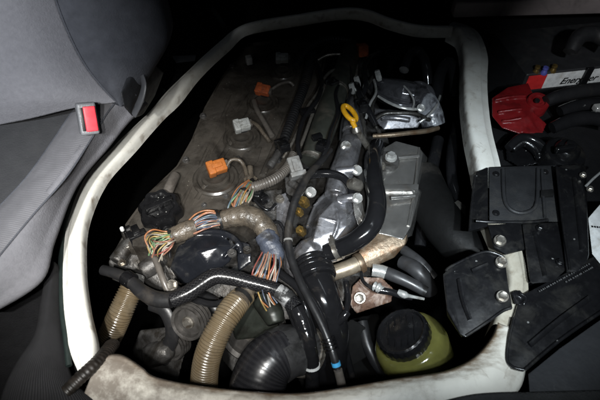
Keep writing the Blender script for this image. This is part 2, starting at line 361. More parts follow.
def clamp(path_pt, tangent, r, parent, m=None, wdt=.009, name='hose_clamp', ang=0.):
    """worm-drive band with its screw housing"""
    x, y, n = axes(tangent); bm = bmesh.new(); h = wdt/2
    lathe_bm(bm, [(r*1.0, -h), (r*1.05+.0006, -h), (r*1.03+.0006, -h*.6), (r*1.03+.0006, h*.6), (r*1.05+.0006, h), (r*1.0, h)], path_pt, n, 28)
    d = (x*math.cos(ang)+y*math.sin(ang)); e = n.cross(d)
    box_bm(bm, Vector(path_pt)+d*(r*1.05+.003), (.014, wdt*1.1, .006), e, n, d, .001)
    lathe_bm(bm, [(0, .013), (.0032, .013), (.0035, .007), (.0035, -.004)], Vector(path_pt)+d*(r*1.05+.0035), e, 10)
    return emit(name, bm, m or M_zinc, parent, 35)
def along(pts, t):
    """point, tangent and radius at span position t of a px path"""
    wp = wpts(pts); a = catmull(wp, max(0, t-.02)); b = catmull(wp, min(len(wp)-1, t+.02)); c = catmull(wp, t)
    return Vector(c[:3]), (Vector(b[:3])-Vector(a[:3])).normalized(), c[3]
def patch(name, rows, m, parent, nu=8, nv=8, thick=.02, uvscale=(1, 1)):
    """smooth sheet through a grid of points, solidified"""
    nr, nc = len(rows), len(rows[0]); bm = bmesh.new(); uvl = bm.loops.layers.uv.verify(); g = []
    for i in range((nr-1)*nu+1):
        cols = [catmull([tuple(r[j]) for r in rows], i/nu) for j in range(nc)]
        g.append([bm.verts.new(catmull(cols, j/nv)) for j in range((nc-1)*nv+1)])
    for i in range(len(g)-1):
        for j in range(len(g[0])-1):
            f = bm.faces.new((g[i][j], g[i+1][j], g[i+1][j+1], g[i][j+1]))
            for l, (a, b) in zip(f.loops, ((i, j), (i+1, j), (i+1, j+1), (i, j+1))): l[uvl].uv = (a/nu*uvscale[0], b/nv*uvscale[1])
    bmesh.ops.recalc_face_normals(bm, faces=bm.faces)
    if sum(f.normal.dot(Vector((0, 0, CAM_Z))-f.calc_center_median()) for f in bm.faces) < 0: bmesh.ops.reverse_faces(bm, faces=bm.faces)
    o = emit(name, bm, m, parent, 80, uvs=True)
    s = o.modifiers.new('thickness', 'SOLIDIFY'); s.thickness = thick; s.offset = -1
    return o
def text(name, body, o, X, Y, size, m, parent, lift=.0006, shear=0., bold=0.):
    cu = bpy.data.curves.new(name, 'FONT'); cu.body = body; cu.size = size; cu.shear = shear; cu.offset = bold; cu.extrude = .0002
    to = bpy.data.objects.new(name, cu); COL.objects.link(to)
    me = bpy.data.meshes.new_from_object(to.evaluated_get(bpy.context.evaluated_depsgraph_get()))
    bpy.data.objects.remove(to); bpy.data.curves.remove(cu)
    X = Vector(X).normalized(); Z = X.cross(Vector(Y)).normalized(); Y = Z.cross(X)
    rot = Matrix((X, Y, Z)).transposed().to_4x4(); rot.translation = Vector(o)+Z*lift
    me.transform(rot); bm = bmesh.new(); bm.from_mesh(me); bpy.data.meshes.remove(me)
    return emit(name, bm, m, parent, 0)

# ================================================================== THE SETTING
def structure(o): o['kind'] = 'structure'; return o
bm = bmesh.new()
bmesh.ops.create_cube(bm, size=1); bmesh.ops.transform(bm, matrix=Matrix.Translation((.1, .6, -.46)) @ Matrix.Diagonal((2.6, 2.4, .8, 1)), verts=bm.verts)
bmesh.ops.delete(bm, geom=[f for f in bm.faces if f.calc_center_median().z > -.1], context='FACES')
structure(emit('bay_well', bm, M_well, None, 0))
RIM = [(86, 368, .0, 17), (83, 345, .0, 27), (76, 310, .0, 26), (73, 266, .0, 22), (77, 220, .0, 20), (96, 176, .0, 20), (127, 142, .0, 18), (154, 114, .0, 13.5),
       (173, 94, .0, 17), (190, 75, .0, 12.5), (207, 58, .0, 11), (225, 42, .0, 11), (240, 29, .0, 8.5), (262, 22, .0, 6.5), (300, 16, .0, 6), (340, 10, .0, 6), (365, 11, .0, 6),
       (390, 20, .0, 6), (420, 27, .0, 6), (452, 28, .0, 8)]
PIL = [(452, 24, -.004, 12), (468, 32, .0, 20), (475, 52, .0, 25), (475, 75, .0, 25), (476, 100, .0, 25), (480, 130, .0, 25), (487, 160, .0, 26), (493, 190, -.003, 26)]
LOW = [(497, 215, -.004, 22), (508, 240, -.004, 22), (515, 262, -.004, 21), (518, 285, -.004, 21), (514, 305, -.006, 26), (506, 330, -.008, 30)]
def flange_bm(bm, path, inner=1, drop=.04):
    wp = wpts([(p[0], p[1], p[2], p[3]) for p in path]); sp = resample(wp, .006); prev = None
    prof = [(-.50, -.030), (-.50, -.003), (-.47, .0), (-.27, .0005), (-.22, .0035), (-.17, .0045), (.28, .0045), (.36, .003), (.42, -.001), (.44, -.008), (.44, -.014), (.44, -drop)]
    uvl = bm.loops.layers.uv.verify()
    for i, q in enumerate(sp):
        a = Vector(sp[max(0, i-1)][:3]); b = Vector(sp[min(len(sp)-1, i+1)][:3]); T = (b-a); T.z = 0; T.normalize()
        sd = Vector((T.y, -T.x, 0))*inner
        wv = 1+.008*noise.noise(Vector(q[:3])*30)
        ring = [bm.verts.new(Vector(q[:3])+sd*(u*q[3]*wv)+Vector((0, 0, h+.0004*noise.noise(Vector(q[:3])*45+Vector((u*2, 0, 0)))))) for u, h in prof]
        if prev:
            for k in range(len(ring)-1):
                f = bm.faces.new((prev[k], prev[k+1], ring[k+1], ring[k]))
                for l, kk in zip(f.loops, (k, k+1, k+1, k)): l[uvl].uv = (prof[kk][0]+.5, q[4])
        prev = ring
bm = bmesh.new()
inn = [P(p[0], p[1], -.045) for p in RIM[::1]]+[P(p[0], p[1], -.045) for p in PIL[1:]]+[P(p[0], p[1], -.045) for p in LOW]+[P(x, y, -.045) for x, y in ((480, 380), (400, 400), (260, 412), (140, 398))]
out = [Vector((-1.15, -.55, -.045)), Vector((-1.15, 1.75, -.045)), Vector((1.35, 1.75, -.045)), Vector((1.35, -.55, -.045))]
es = []
for loop in (inn, out):
    vs = [bm.verts.new(p) for p in loop]
    es += [bm.edges.new((vs[i], vs[(i+1) % len(vs)])) for i in range(len(vs))]
bmesh.ops.triangle_fill(bm, use_beauty=True, edges=es)
structure(emit('cabin_floor', bm, M_carpet, None, 0))
bm = bmesh.new(); box_bm(bm, (.1, 1.78, .4), (2.6, .04, 1.0), bev=0); structure(emit('rear_wall', bm, M_well, None, 0))

# ---- white body frame round the opening
fr = thing('body_frame', 'dirty off white painted metal frame around the engine opening', 'frame', P(80, 300, -.05))
bm = bmesh.new(); flange_bm(bm, RIM, 1, .018); emit('side_flange', bm, M_paint, fr, 60)
bm = bmesh.new(); flange_bm(bm, PIL, 1); emit('pillar_flange', bm, M_paint, fr, 60)
bm = bmesh.new(); flange_bm(bm, LOW, 1); emit('corner_flange', bm, mat('cream_paint', (.40, .375, .31), .42, dirt=(.16, .13, .09), dscale=26, dlo=.52, dhi=.72, bump=.15, bscale=80, col2=(.34, .31, .25)), fr, 60)
sill = [((103, 357), (93, 372), (80, 404)), ((112, 354), (105, 375), (95, 410)), ((125, 356), (119, 380), (110, 414)), ((142, 367), (138, 387), (135, 418)), ((156, 377), (152, 395), (150, 424)),
        ((200, 386), (200, 400), (200, 428)), ((260, 392), (260, 405), (260, 432)), ((300, 393), (301, 405), (302, 432)), ((340, 388), (342, 401), (345, 430)), ((400, 378), (405, 393), (410, 424)),
        ((445, 371), (452, 386), (460, 418)), ((474, 357), (489, 376), (503, 402)), ((492, 336), (511, 352), (522, 385)), ((497, 322), (514, 330), (528, 350))]
rows = []
for (a, b, c) in sill:
    rows.append([P(a[0], a[1], -.05), P(a[0]*.98+b[0]*.02, a[1]*.98+b[1]*.02, -.008), P(a[0]*.7+b[0]*.3, a[1]*.7+b[1]*.3, -.001), P(*b, .001), P(*c, -.012)])
patch('front_sill', rows, M_sill, fr, nu=6, nv=5, thick=.003)
for i, (x, y) in enumerate(((86, 330), (470, 88), (486, 150))):
    pass
# rubber seal hugging the outside of the flange
tube('weather_seal', [(69, 366, -.004, 3.2), (66, 340, -.002, 3), (62, 308, -.002, 3), (61, 266, -.002, 3), (66, 222, -.002, 3), (84, 177, -.002, 3), (116, 142, -.002, 3), (146, 110, -.004, 3), (163, 90, -.004, 3)], mat('green_black_seal', (.012, .02, .018), .5), fr, seg=8)
# strap lying across the gap in the near corner
t = tube('seal_strap', [(66, 392, .002, 8), (80, 378, .005, 8), (93, 366, .002, 8), (104, 355, -.012, 8), (112, 345, -.04, 8)], mat('dark_brown_rubber', (.010, .008, .006), .5, dirt=(.018, .014, .011), dscale=40), None, seg=16, flat=.8, corr=(.005, .04))
tag(t, 'short dark rubber strap bridging the two white frame pieces in the corner', 'strap')
# ribbed carpet edge beside the seat, and the carpet strip along the bottom of the picture
M_ribcar = mat('ribbed_grey_carpet', (.026, .026, .028), .9, spec=.15, stripes=(46, 'Y', (.013, .013, .014), .4))
rows = [[P(52, 262, .015), P(57, 264, .008), P(61, 268, -.004)], [P(46, 300, .018), P(55, 302, .01), P(61, 306, -.004)], [P(40, 332, .02), P(55, 336, .01), P(65, 344, -.006)],
        [P(22, 362, .02), P(50, 368, .012), P(74, 380, -.01)], [P(10, 390, .02), P(55, 398, .012), P(100, 402, -.012)], [P(0, 430, .02), P(60, 430, .012), P(120, 425, -.02)]]
rows = [[r[0]+Vector((-.07, .0, -.20)), r[0]+Vector((-.02, 0, -.03))]+r for r in rows]
tag(patch('carpet_edge', rows, M_ribcar, None, nu=6, nv=4, thick=.004, uvscale=(.12, .12)), 'ribbed grey carpet edge curling beside the left white flange', 'carpet')
tag(patch('sill_carpet', [[P(440, 402, .003), P(440, 430, .004)], [P(480, 394, .006), P(480, 425, .004)], [P(540, 392, .008), P(540, 425, .006)], [P(620, 390, .01), P(620, 425, .008)]], mat('mesh_grey_carpet', (.035, .035, .035), .9, bump=1., bscale=420, spec=.2), None, thick=.006), 'woven dark mat edge along the bottom right corner', 'mat')

# ================================================================== SEAT
st = thing('front_seat', 'grey fabric van seat with ribbed cushion beside the engine opening', 'seat', P(40, 240, -.04))
crest = [(124, 92, .128), (108, 112, .125), (92, 138, .12), (67, 176, .115), (33, 215, .11), (0, 255, .10), (-40, 305, .085)]
foot = [(148, 104, .090), (128, 124, .085), (109, 148, .076), (78, 186, .068), (56, 240, .058), (42, 281, .050), (-8, 314, .045)]
rows = []; rows2 = []; rows3 = []; CP = Vector((0, 0, CAM_Z))
for (a, b) in zip(crest, foot):
    A = P(*a); B = P(*b)
    rows2.append([A+Vector((0, 0, -.001)), A.lerp(B, .3)+Vector((0, 0, .006)), A.lerp(B, .7)+Vector((0, 0, .006)), B, CP+(B-CP)*1.07+Vector((-.012, 0, 0)), CP+(B-CP)*1.18+Vector((-.05, 0, 0))])
    d = Vector((-1, .12, 0)).normalized()
    rows3.append([A+Vector((0, 0, -.001)), A+d*.02+Vector((0, 0, .002)), A+d*.045+Vector((0, 0, -.003)), A+d*.062+Vector((0, 0, -.010))])
    rows.append([A+d*.062+Vector((0, 0, -.0102)), A+d*.08+Vector((0, 0, -.008)), A+d*.13+Vector((0, 0, -.002)), A+d*.2+Vector((0, 0, .0)), A+d*.4+Vector((0, 0, .0))])
patch('cushion_panel', rows, mat('charcoal_cushion_fabric', (0.0315, 0.0322, 0.0343), .85, bump=.4, bscale=430, spec=.2, col2=(0.0259, 0.0266, 0.0287)), st, thick=.01)
patch('ribbed_strip', rows3, M_fab_rib, st, thick=.003, uvscale=(.28, .05))
patch('cushion_bolster', rows2, M_fab, st, thick=.01)
tube('cushion_seam', [(a, b, c+.0002, .9) for a, b, c in crest], M_fab_dark, st, seg=8)
tube('cushion_seam', [tuple(P(*a)+d*.062+Vector((0, 0, -.0105)))+(.0016,) for a in crest], M_fab_dark, st, world=True, seg=8)
# backrest: lower edge stands on the cushion, leans away
seamx = [(118, 103), (105, 90), (86, 66), (70, 36), (56, 0), (46, -40)]
BY = [.595, .60, .615, .635, .655, .68]
leftp = []
for (x, y), yy in zip(seamx, BY):
    leftp.append([Q(x-260, y+28, yy-.02), Q(x-160, y+22, yy-.035), Q(x-90, y+12, yy-.045), Q(x-40, y+5, yy-.03), Q(x, y, yy)])
leftp[0] = [Q(-150, 136, .56), Q(-50, 132, .555), Q(20, 121, .555), Q(75, 108, .57), Q(118, 102, .595)]
patch('backrest_panel', leftp, M_fab, st, thick=.03)
edge = [(140, 92), (152, 72), (165, 45), (160, 15), (152, -15), (146, -50)]
rt = []
for (a, b, yy) in zip(seamx, edge, BY):
    A = Q(*a, yy-.001); B = Q(*b, yy+.045)
    rt.append([A, A.lerp(B, .3)+Vector((0, -.022, .004)), A.lerp(B, .65)+Vector((0, -.018, .004)), B, B+Vector((.0, .06, -.01))])
patch('backrest_bolster', rt, M_fab_dark, st, thick=.03)
tube('backrest_seam', [tuple(Q(a[0], a[1], yy-.002))+(.0016,) for a, yy in zip(seamx, BY)], M_fab_dark, st, world=True, seg=8)
cast('recliner_cover', [('h', [(120, 94, .172), (126, 78, .170), (138, 68, .165), (154, 64, .14), (164, 72, .10), (155, 96, .07), (143, 115, .06), (134, 119, .08), (124, 108, .15), (156, 70, .04), (128, 100, .08), (142, 104, .02)])], M_dark_trim, st, voxel=.002, smooth=8)
tube('recliner_lever', [(142, 76, .166, 3.2), (144, 86, .158, 4.2), (141, 99, .142, 4.8), (136, 110, .124, 4.8), (134, 115, .116, 4)], mat('mid_trim_plastic', (.06, .063, .07), .45, bump=.2, bscale=500), st, seg=14, flat=.4)
hull('seat_bracket', [(172, 56, -.01), (196, 55, -.01), (195, 61, -.01), (176, 63, -.01), (172, 56, -.03), (196, 55, -.03)], M_grey_pl, st, .001)
# buckle
bk = thing('seat_belt_buckle', 'seat belt buckle with red button beside the grey seat', 'buckle', P(92, 138, .08))
c = P(88.5, 119, .15); N = (Vector((-.05, 0, CAM_Z))-c).normalized(); N = (N+Vector((.25, -.1, .0))).normalized(); X, Y, N = axes(N, (.10, .35, 1))
k = mpp(88, 119, .15)
obox('buckle_case', c-N*.014, (18*k, 32*k, .026), X, Y, N, M_grey_pl, bk, .004, 4)
hullpts = []
obox('release_button', c+X*1.8*k+N*.0008, (11.5*k, 25*k, .006), X, Y, N, M_buckle_red, bk, .002, 3)
obox('latch_slot', c-X*5.4*k+N*.0006, (3.2*k, 23*k, .003), X, Y, N, M_black, bk, .0006, 2)
obox('stalk', c-N*.055-Y*.012, (13*k, 22*k, .07), X, Y, N, M_dark_trim, bk, .004, 3)

# ================================================================== ENGINE
en = thing('engine', 'dusty brown grey diesel engine with oily valve cover and black front housing', 'engine', P(250, 220, -.45))
hull('engine_block', [(150, 270, -.20), (180, 190, -.18), (262, 40, -.18), (360, 40, -.18), (400, 180, -.20), (370, 290, -.22), (300, 320, -.24), (190, 320, -.24),
     (150, 270, -.42), (262, 60, -.42), (360, 60, -.42), (370, 290, -.42), (190, 310, -.42)], M_alu_dark, en, .006)
cover = [(128, 222), (150, 192), (178, 165), (192, 140), (205, 108), (222, 78), (245, 46), (300, 40), (326, 46), (318, 84), (303, 130), (285, 168), (262, 188), (262, 210), (240, 222), (205, 232), (160, 248), (132, 246)]
vc = prism('valve_cover', [(a, b, -.072) for a, b in cover], .07, M_cover, en, .006)
# stepped flange, ribs and cover bolts
prism('cover_flange', [(a+(a-225)*.035, b+(b-150)*.03, -.092) for a, b in cover], .02, M_cover, en, .003)
INJ = [(216, 179, 22), (242, 139, 18), (263, 104, 15.5), (283, 73, 13)]
for i, (x, y, r) in enumerate(INJ):
    k = mpp(x, y, -.07); rr = r*k
    pr = [(rr*1.08, -.004), (rr*1.06, .003), (rr*.98, .006), (rr*.88, .0055), (rr*.80, .001), (rr*.66, .001), (rr*.62, .008), (rr*.5, .0095), (rr*.42, .008), (rr*.2, .0085), (0, .009)]
    lathe('injector_seal', pr, P(x, y, -.0715), mat('seal_rubber', (.045, .040, .034), .34, dirt=(.02, .017, .014), dscale=24, coat=.2), en)
for (x0, y0, x1, y1, r) in ((196, 200, 250, 110, 4), (178, 214, 232, 96, 3), (262, 176, 312, 66, 5), (230, 190, 252, 158, 3.2), (250, 150, 268, 118, 3)):
    tube('cover_rib', [(x0, y0, -.074, r), ((x0+x1)/2, (y0+y1)/2, -.0735, r), (x1, y1, -.074, r)], M_cover, vc, seg=10, flat=.6)
for x, y, r in ((146, 203, 3.4), (186, 160, 3.2), (203, 116, 3), (232, 66, 2.6), (226, 196, 2.6), (238, 158, 2.4), (262, 118, 2.2), (204, 205, 2.6), (272, 178, 2.6), (292, 142, 2.4), (306, 108, 2.2)):
    bolt(x, y, -.071, r*.85, en, M_alu_dark)
for pl in ([(180, 200), (196, 178), (200, 160), (190, 168), (176, 190)], [(212, 152), (226, 130), (226, 112), (212, 124), (205, 145)], [(236, 112), (250, 90), (246, 76), (234, 90), (230, 104)], [(232, 170), (246, 150), (262, 146), (258, 160), (244, 176)], [(258, 130), (272, 112), (284, 112), (280, 124), (268, 138)]):
    prism('cover_pad', [(x, y, -.0695) for x, y in pl], .006, M_cover, vc, .0025)
# small breather tube behind the filler, front timing cover with brackets
tube('breather_tube', [(166, 196, -.06, 5.5), (171, 184, -.055, 5.2), (175, 176, -.06, 5)], M_grey_conduit, en)
cast('timing_cover', [('h', [(108, 262, -.13), (122, 236, -.11), (150, 214, -.10), (200, 225, -.10), (205, 262, -.13), (170, 282, -.15), (130, 286, -.16), (112, 280, -.16), (150, 220, -.2), (130, 280, -.22), (200, 262, -.2)]),
     ('t', [(116, 262, -.11, 8), (130, 244, -.105, 8), (150, 232, -.10, 7)]), ('t', [(142, 272, -.12, 9), (156, 262, -.115, 10), (164, 250, -.11, 9)])], M_alu_dark, en, voxel=.0022)
for x, y, z in ((122, 263, -.10), (150, 248, -.095), (128, 247, -.10), (160, 270, -.105)): bolt(x, y, z, 3.2, en)
# glossy black front housing
cast('front_housing', [('h', [(170, 268, -.085), (178, 246, -.062), (196, 236, -.055), (222, 235, -.052), (236, 246, -.055), (230, 262, -.065), (212, 276, -.080), (186, 284, -.10), (180, 284, -.15), (236, 250, -.13), (172, 262, -.15), (198, 252, -.046), (216, 247, -.043), (206, 264, -.058)]),
     ('t', [(186, 240, -.060, 3), (204, 232, -.052, 3), (224, 233, -.048, 3), (238, 242, -.05, 3), (241, 254, -.056, 3)]),
     ('t', [(224, 258, -.056, 1.6), (231, 250, -.050, 1.6), (239, 241, -.046, 1.6)]),
     ('h', [(236, 240, -.06), (250, 244, -.06), (252, 262, -.075), (238, 272, -.085), (236, 240, -.12), (252, 262, -.12)])],
     mat('glossy_blue_black_plastic', (.0095, .0105, .0135), .2, dirt=(.03, .03, .03), dscale=18, dlo=.56, dhi=.72, bump=.06, bscale=200), en, smooth=16)
bolt(232, 253, -.052, 3.6, en, M_alu_dark); bolt(247, 250, -.058, 3.4, en, M_alu_dark)
# oil filler cap
lobes = lambda a, r, h: 1+.07*math.cos(8*a) if r > .02 else 1
k = mpp(160, 207, -.045)
oc = lathe('oil_filler_cap', [(21*k, -.03), (21*k, -.004), (20*k, .004), (18*k, .009), (14.5*k, .0085), (12.5*k, .005), (5*k, .005), (4.5*k, .012), (0, .0125)], P(160, 208, -.050), M_plastic, None, n=(.05, -.12, 1), seg=64, scal=lobes)
tag(oc, 'black lobed oil filler cap at the near corner of the valve cover', 'cap')
nn = Vector((.05, -.12, 1)).normalized()
obox('cap_grip', P(160, 208, -.050)+nn*.012, (28*k, 6*k, .012), Vector((.8, .5, 0)), Vector((-.5, .8, .12)), nn, M_plastic, oc, .002)
# injector connectors
def injector_plug(label, px, py, z, wpx, m, yaw, group):
    k = mpp(px, py, z); c = P(px, py, z); t = thing('injector_connector', label, 'connector', c-Vector((0, 0, .01)), group)
    rot = Matrix.Rotation(R(yaw), 3, 'Z') @ Matrix.Rotation(R(-22), 3, 'X'); X, Y, Z = rot.col[0], rot.col[1], rot.col[2]; W = wpx*k
    obox('plug_body', c, (W*.78, W*.62, W*.46), X, Y, Z, m, t, .003)
    obox('plug_shell', c+X*W*.34, (W*.36, W*.70, W*.54), X, Y, Z, m, t, .003)
    obox('latch', c+Z*W*.27+X*W*.05, (W*.5, W*.22, W*.10), X, Y, Z, m, t, .0012)
    obox('socket', c-Z*W*.38, (W*.5, W*.5, W*.45), X, Y, Z, M_plastic_matt, t, .004)
    obox('wire_seal', c-X*W*.44, (W*.2, W*.42, W*.3), X, Y, Z, M_grey_conduit, t, .003)
    return t
G = 'injector connectors along the valve cover'
injector_plug('bright orange injector plug on the nearest round seal of the valve cover', 218, 167, -.045, 21, M_orange, 205, G)
injector_plug('white injector plug on the second round seal from the oil cap', 243, 125, -.045, 18, M_wplug, 200, G)
injector_plug('dull red orange injector plug on the third round seal from the oil cap', 264, 90, -.045, 16, M_redbrown, 160, G)
injector_plug('pale grey injector plug on the farthest seal of the valve cover', 283, 58, -.045, 14, M_wplug, 180, G)
t = obox('small_sensor', P(249, 60, -.05), (.014, .016, .018), (1, .3, 0), (-.3, 1, 0), (0, 0, 1), M_gplug, None, .003)
tag(t, 'small blue grey sensor at the far left edge of the valve cover', 'sensor')
# lead of each plug
def lead(label, pts, m, cat='wire'):
    return tag(tube('injector_lead', pts, m, None, seg=8), label, cat, 'leads of the injector plugs')
lead('tan stained lead looping out of the bright orange injector plug', [(227, 166, -.042, 1.8), (231, 160, -.036, 1.8), (239, 160, -.036, 2), (244, 166, -.042, 2), (247, 176, -.046, 2.4)], M_tape)
lead('brown lead running down from the white injector plug', [(252, 122, -.042, 2), (258, 126, -.04, 2), (264, 134, -.044, 2), (270, 142, -.05, 2)], M_tape)
lead('thin dark lead running right from the dull red injector plug', [(272, 89, -.04, 1.6), (280, 84, -.036, 1.6), (289, 82, -.038, 1.6), (294, 86, -.044, 1.6)], M_grey_conduit)
tag(cast('lead_bracket', [('h', [(243, 178, -.062), (252, 172, -.058), (258, 178, -.058), (255, 190, -.062), (246, 192, -.064), (250, 180, -.075)]), ('t', [(250, 166, -.05, 3), (250, 176, -.055, 3.4), (249, 186, -.055, 4)])], M_tape, None, voxel=.0014), 'brown taped junction where leads meet beside the orange plug', 'cable junction')
tag(tube('vent_pipe', [(254, 101, -.05, 2.6), (257, 110, -.048, 2.6), (264, 122, -.05, 2.6), (272, 136, -.055, 2.8)], M_grey_conduit, None, seg=10), 'short grey pipe between the white and dull red plugs', 'pipe')

# ================================================================== FUEL PIPES, RAIL AND UPPER HOSES
t = thing('breather_hose', 'fat dark olive hose running up the middle of the engine', 'hose', P(322, 140, -.08))
pts = [(311, 162, -.055, 11), (318, 143, -.045, 12.5), (327, 118, -.04, 13), (336, 92, -.04, 12), (344, 72, -.05, 11), (352, 50, -.07, 10)]
tube('hose_body', pts, mat('olive_black_rubber', (.030, .032, .026), .5, dirt=(.055, .05, .04), dscale=18, bump=.2, bscale=140, coat=.1), t, seg=22)
a, b, r = along(pts, .25); clamp(a, b, r, t, M_zinc, .007, ang=2.2)
a, b, r = along(pts, 3.0); clamp(a, b, r, t, M_zinc, .007, ang=2.2)
for lab, pts in (('thin grey fuel pipe nearest the valve cover running to a far loop', [(283, 158, -.045, 1.6), (292, 143, -.035, 1.6), (302, 122, -.03, 1.6), (308, 106, -.03, 1.6), (318, 92, -.03, 1.6), (326, 76, -.03, 1.6), (335, 70, -.032, 1.6), (343, 76, -.036, 1.6), (343, 90, -.04, 1.6), (338, 105, -.045, 1.5)]),
                 ('thin grey fuel pipe hugging the olive hose', [(294, 160, -.04, 1.8), (303, 140, -.032, 1.8), (311, 118, -.028, 1.8), (320, 96, -.026, 1.8), (328, 82, -.028, 1.6), (334, 96, -.034, 1.6), (333, 108, -.04, 1.6)]),
                 ('faint thin fuel pipe curving at the far end of the engine', [(318, 60, -.06, 1.6), (328, 55, -.05, 1.6), (345, 55, -.05, 1.6), (356, 62, -.055, 1.6), (356, 78, -.06, 1.6)])):
    tag(tube('fuel_pipe', pts, M_zinc, None, seg=10), lab, 'pipe', 'thin fuel pipes')
tag(box('pipe_clip', P(308, 112, -.025), (.028, .016, .014), M_plastic, None, 25, 0, .003), 'black clip holding the two thin fuel pipes', 'clip')
tag(box('pipe_clip', P(317, 137, -.018), (.020, .012, .010), M_plastic, None, 25, 0, .003), 'black clip over the fat olive hose', 'clip')
# dark pipes and conduits over the far half of the cover
for lab, pts, m in (('dark ribbed conduit along the right edge of the valve cover', [(276, 160, -.055, 5), (286, 135, -.05, 5), (297, 105, -.05, 5), (306, 80, -.052, 5), (312, 55, -.055, 5)], M_rubber_matt),
                    ('black far conduit bending toward the far frame', [(296, 66, -.05, 4), (310, 48, -.045, 4), (330, 40, -.05, 4), (352, 42, -.06, 4)], M_rubber_matt)):
    tag(tube('conduit', pts, m, None, seg=12, corr=(.007, .06)), lab, 'conduit')
t = tube('pipe_union', [(279, 152, -.045, 3.5), (274, 160, -.045, 3.8), (269, 167, -.048, 4)], M_alu_dark, None, seg=12); tag(t, 'dull metal pipe union at the valve cover edge', 'fitting')
# dipstick
dp = thing('dipstick', 'engine dipstick with yellow loop handle', 'dipstick', P(368, 160, -.12))
c = P(349.5, 113, .0); bm = bmesh.new(); k = mpp(349, 113, 0); ring = []
T = Vector((.35, -.75, -.1)).normalized(); n0 = Vector((.35, -.30, .9)).normalized(); sx = T.cross(n0).normalized()
for i in range(25):
    a = 2*math.pi*i/24; ring.append(tuple(c+T*math.cos(a)*9.5*k*1.15+sx*math.sin(a)*4.9*k)+(2.6*k,))
tube_bm(bm, ring, seg=10, step=.003, capped=False); emit('loop_handle', bm, M_yellow, dp, 60)
tube('handle_neck', [(352, 121, -.002, 2.6), (355, 127, -.012, 2.6)], M_yellow, dp)
tube('dipstick_tube', [(354.5, 126, -.012, 3), (362, 138, -.04, 3.2), (370, 151, -.075, 3.4), (376, 162, -.11, 3.6)], M_zinc, dp, seg=12)
lathe('tube_collar', [(0, .004), (.008, .004), (.009, 0), (.009, -.006), (.006, -.008)], P(356, 129, -.018), M_zinc, dp, n=(-.25, .5, .8), seg=18)
# intake elbow of shiny black plastic
el = thing('intake_elbow', 'shiny black intake elbow at the far right of the engine', 'intake pipe', P(405, 120, -.15))
M_wet = mat('wet_dark_metal', (.11, .11, .12), .15, .6, dirt=(.03, .03, .033), dscale=22, dlo=.48, dhi=.62, bump=.25, bscale=45, rvar=.07)
cast('elbow_body', [('t', [(370, 84, -.075, 8), (379, 88, -.062, 11), (391, 92, -.055, 13.5), (405, 95, -.052, 14.5), (418, 97, -.055, 13), (428, 100, -.065, 10)]),
      ('t', [(376, 93, -.040, 2.4), (386, 99, -.034, 2.6), (397, 104, -.032, 2.8), (410, 106, -.034, 2.6), (422, 106, -.036, 2.4)]),
      ('t', [(408, 84, -.035, 2.0), (420, 83, -.032, 2.2), (430, 88, -.034, 2.2), (434, 97, -.042, 2.2), (436, 108, -.055, 2.2)])], M_wet, el, voxel=.0016, smooth=3)
cast('elbow_flange', [('h', [(366, 80, -.06), (373, 74, -.055), (378, 80, -.055), (380, 96, -.06), (374, 101, -.065), (367, 92, -.065), (372, 86, -.09)])], M_alu_dark, el, voxel=.0016)
cast('throttle_case', [('h', [(374, 108, -.07), (392, 112, -.06), (416, 112, -.06), (424, 118, -.07), (418, 128, -.085), (384, 130, -.085), (374, 120, -.08), (400, 120, -.13)]), ('t', [(382, 118, -.062, 3), (396, 118, -.055, 3), (410, 120, -.058, 3)])], M_alu, el, voxel=.0018)
tube('elbow_highlight_strip', [(378, 96, -.032, 1.3), (388, 102, -.026, 1.5), (400, 107, -.024, 1.6), (412, 109, -.026, 1.6), (420, 109, -.028, 1.4)], M_bright, el, seg=10, flat=.6)  # bright strip stands in for the highlight along the elbow's lower side
bolt(421, 108, -.022, 3.2, el, M_bright, (.0, -.5, .8))
cast('elbow_mouth', [('t', [(425, 100, -.055, 11), (430, 112, -.06, 12.5), (434, 126, -.08, 11.5)])], mat('hazy_plastic', (.26, .27, .29), .14, dirt=(.04, .04, .045), dscale=30, dlo=.42, dhi=.56, bump=.7, bscale=60), el, voxel=.002)
for lab, pts, m in (('black hose behind the shiny intake elbow hanging in an arch', [(404, 70, -.06, 5), (410, 54, -.05, 5), (420, 52, -.05, 5), (426, 66, -.06, 5), (428, 84, -.09, 5)], M_rubber),
                    ('dark arched hose next to the right pillar flange', [(436, 100, -.1, 6), (440, 74, -.07, 6), (448, 62, -.06, 6), (454, 72, -.07, 6), (456, 98, -.1, 6)], M_rubber),
                    ('small black hose left of the intake elbow', [(362, 96, -.03, 3), (366, 84, -.025, 3), (364, 70, -.03, 3), (370, 58, -.035, 3), (380, 52, -.05, 3)], M_rubber),
                    ('small black hose beside the yellow dipstick loop', [(376, 126, -.04, 3.4), (368, 110, -.025, 3.4), (360, 96, -.022, 3.4), (356, 82, -.03, 3.4)], M_rubber)):
    tag(tube('vacuum_hose', pts, m, None, seg=12), lab, 'hose')
for lab, x, y, z, mm in (('orange brown plug at the far end of the engine', 362, 50, -.05, M_redbrown),):
    tag(box('far_plug', P(x, y, z), (.024, .030, .026), mm, None, 10, -20, .003), lab, 'connector')
for lab, x, y in (('bright pipe nut left of the intake elbow', 357, 80), ('bright pipe nut just below the first elbow nut', 352, 87), ('bright nut at the edge of the intake elbow', 378, 74)):
    k = mpp(x, y, -.02); hx = lambda a, rr, h: 1/math.cos(((a+math.pi/6) % (math.pi/3))-math.pi/6)
    tag(lathe('pipe_nut', [(0, 4*k), (2.2*k, 4*k), (2.6*k, 3*k), (2.8*k, -4*k), (2*k, -7*k)], P(x, y, -.022), M_bright, None, n=(-.3, .3, .8), seg=24, scal=hx, smooth=30), lab, 'nut')

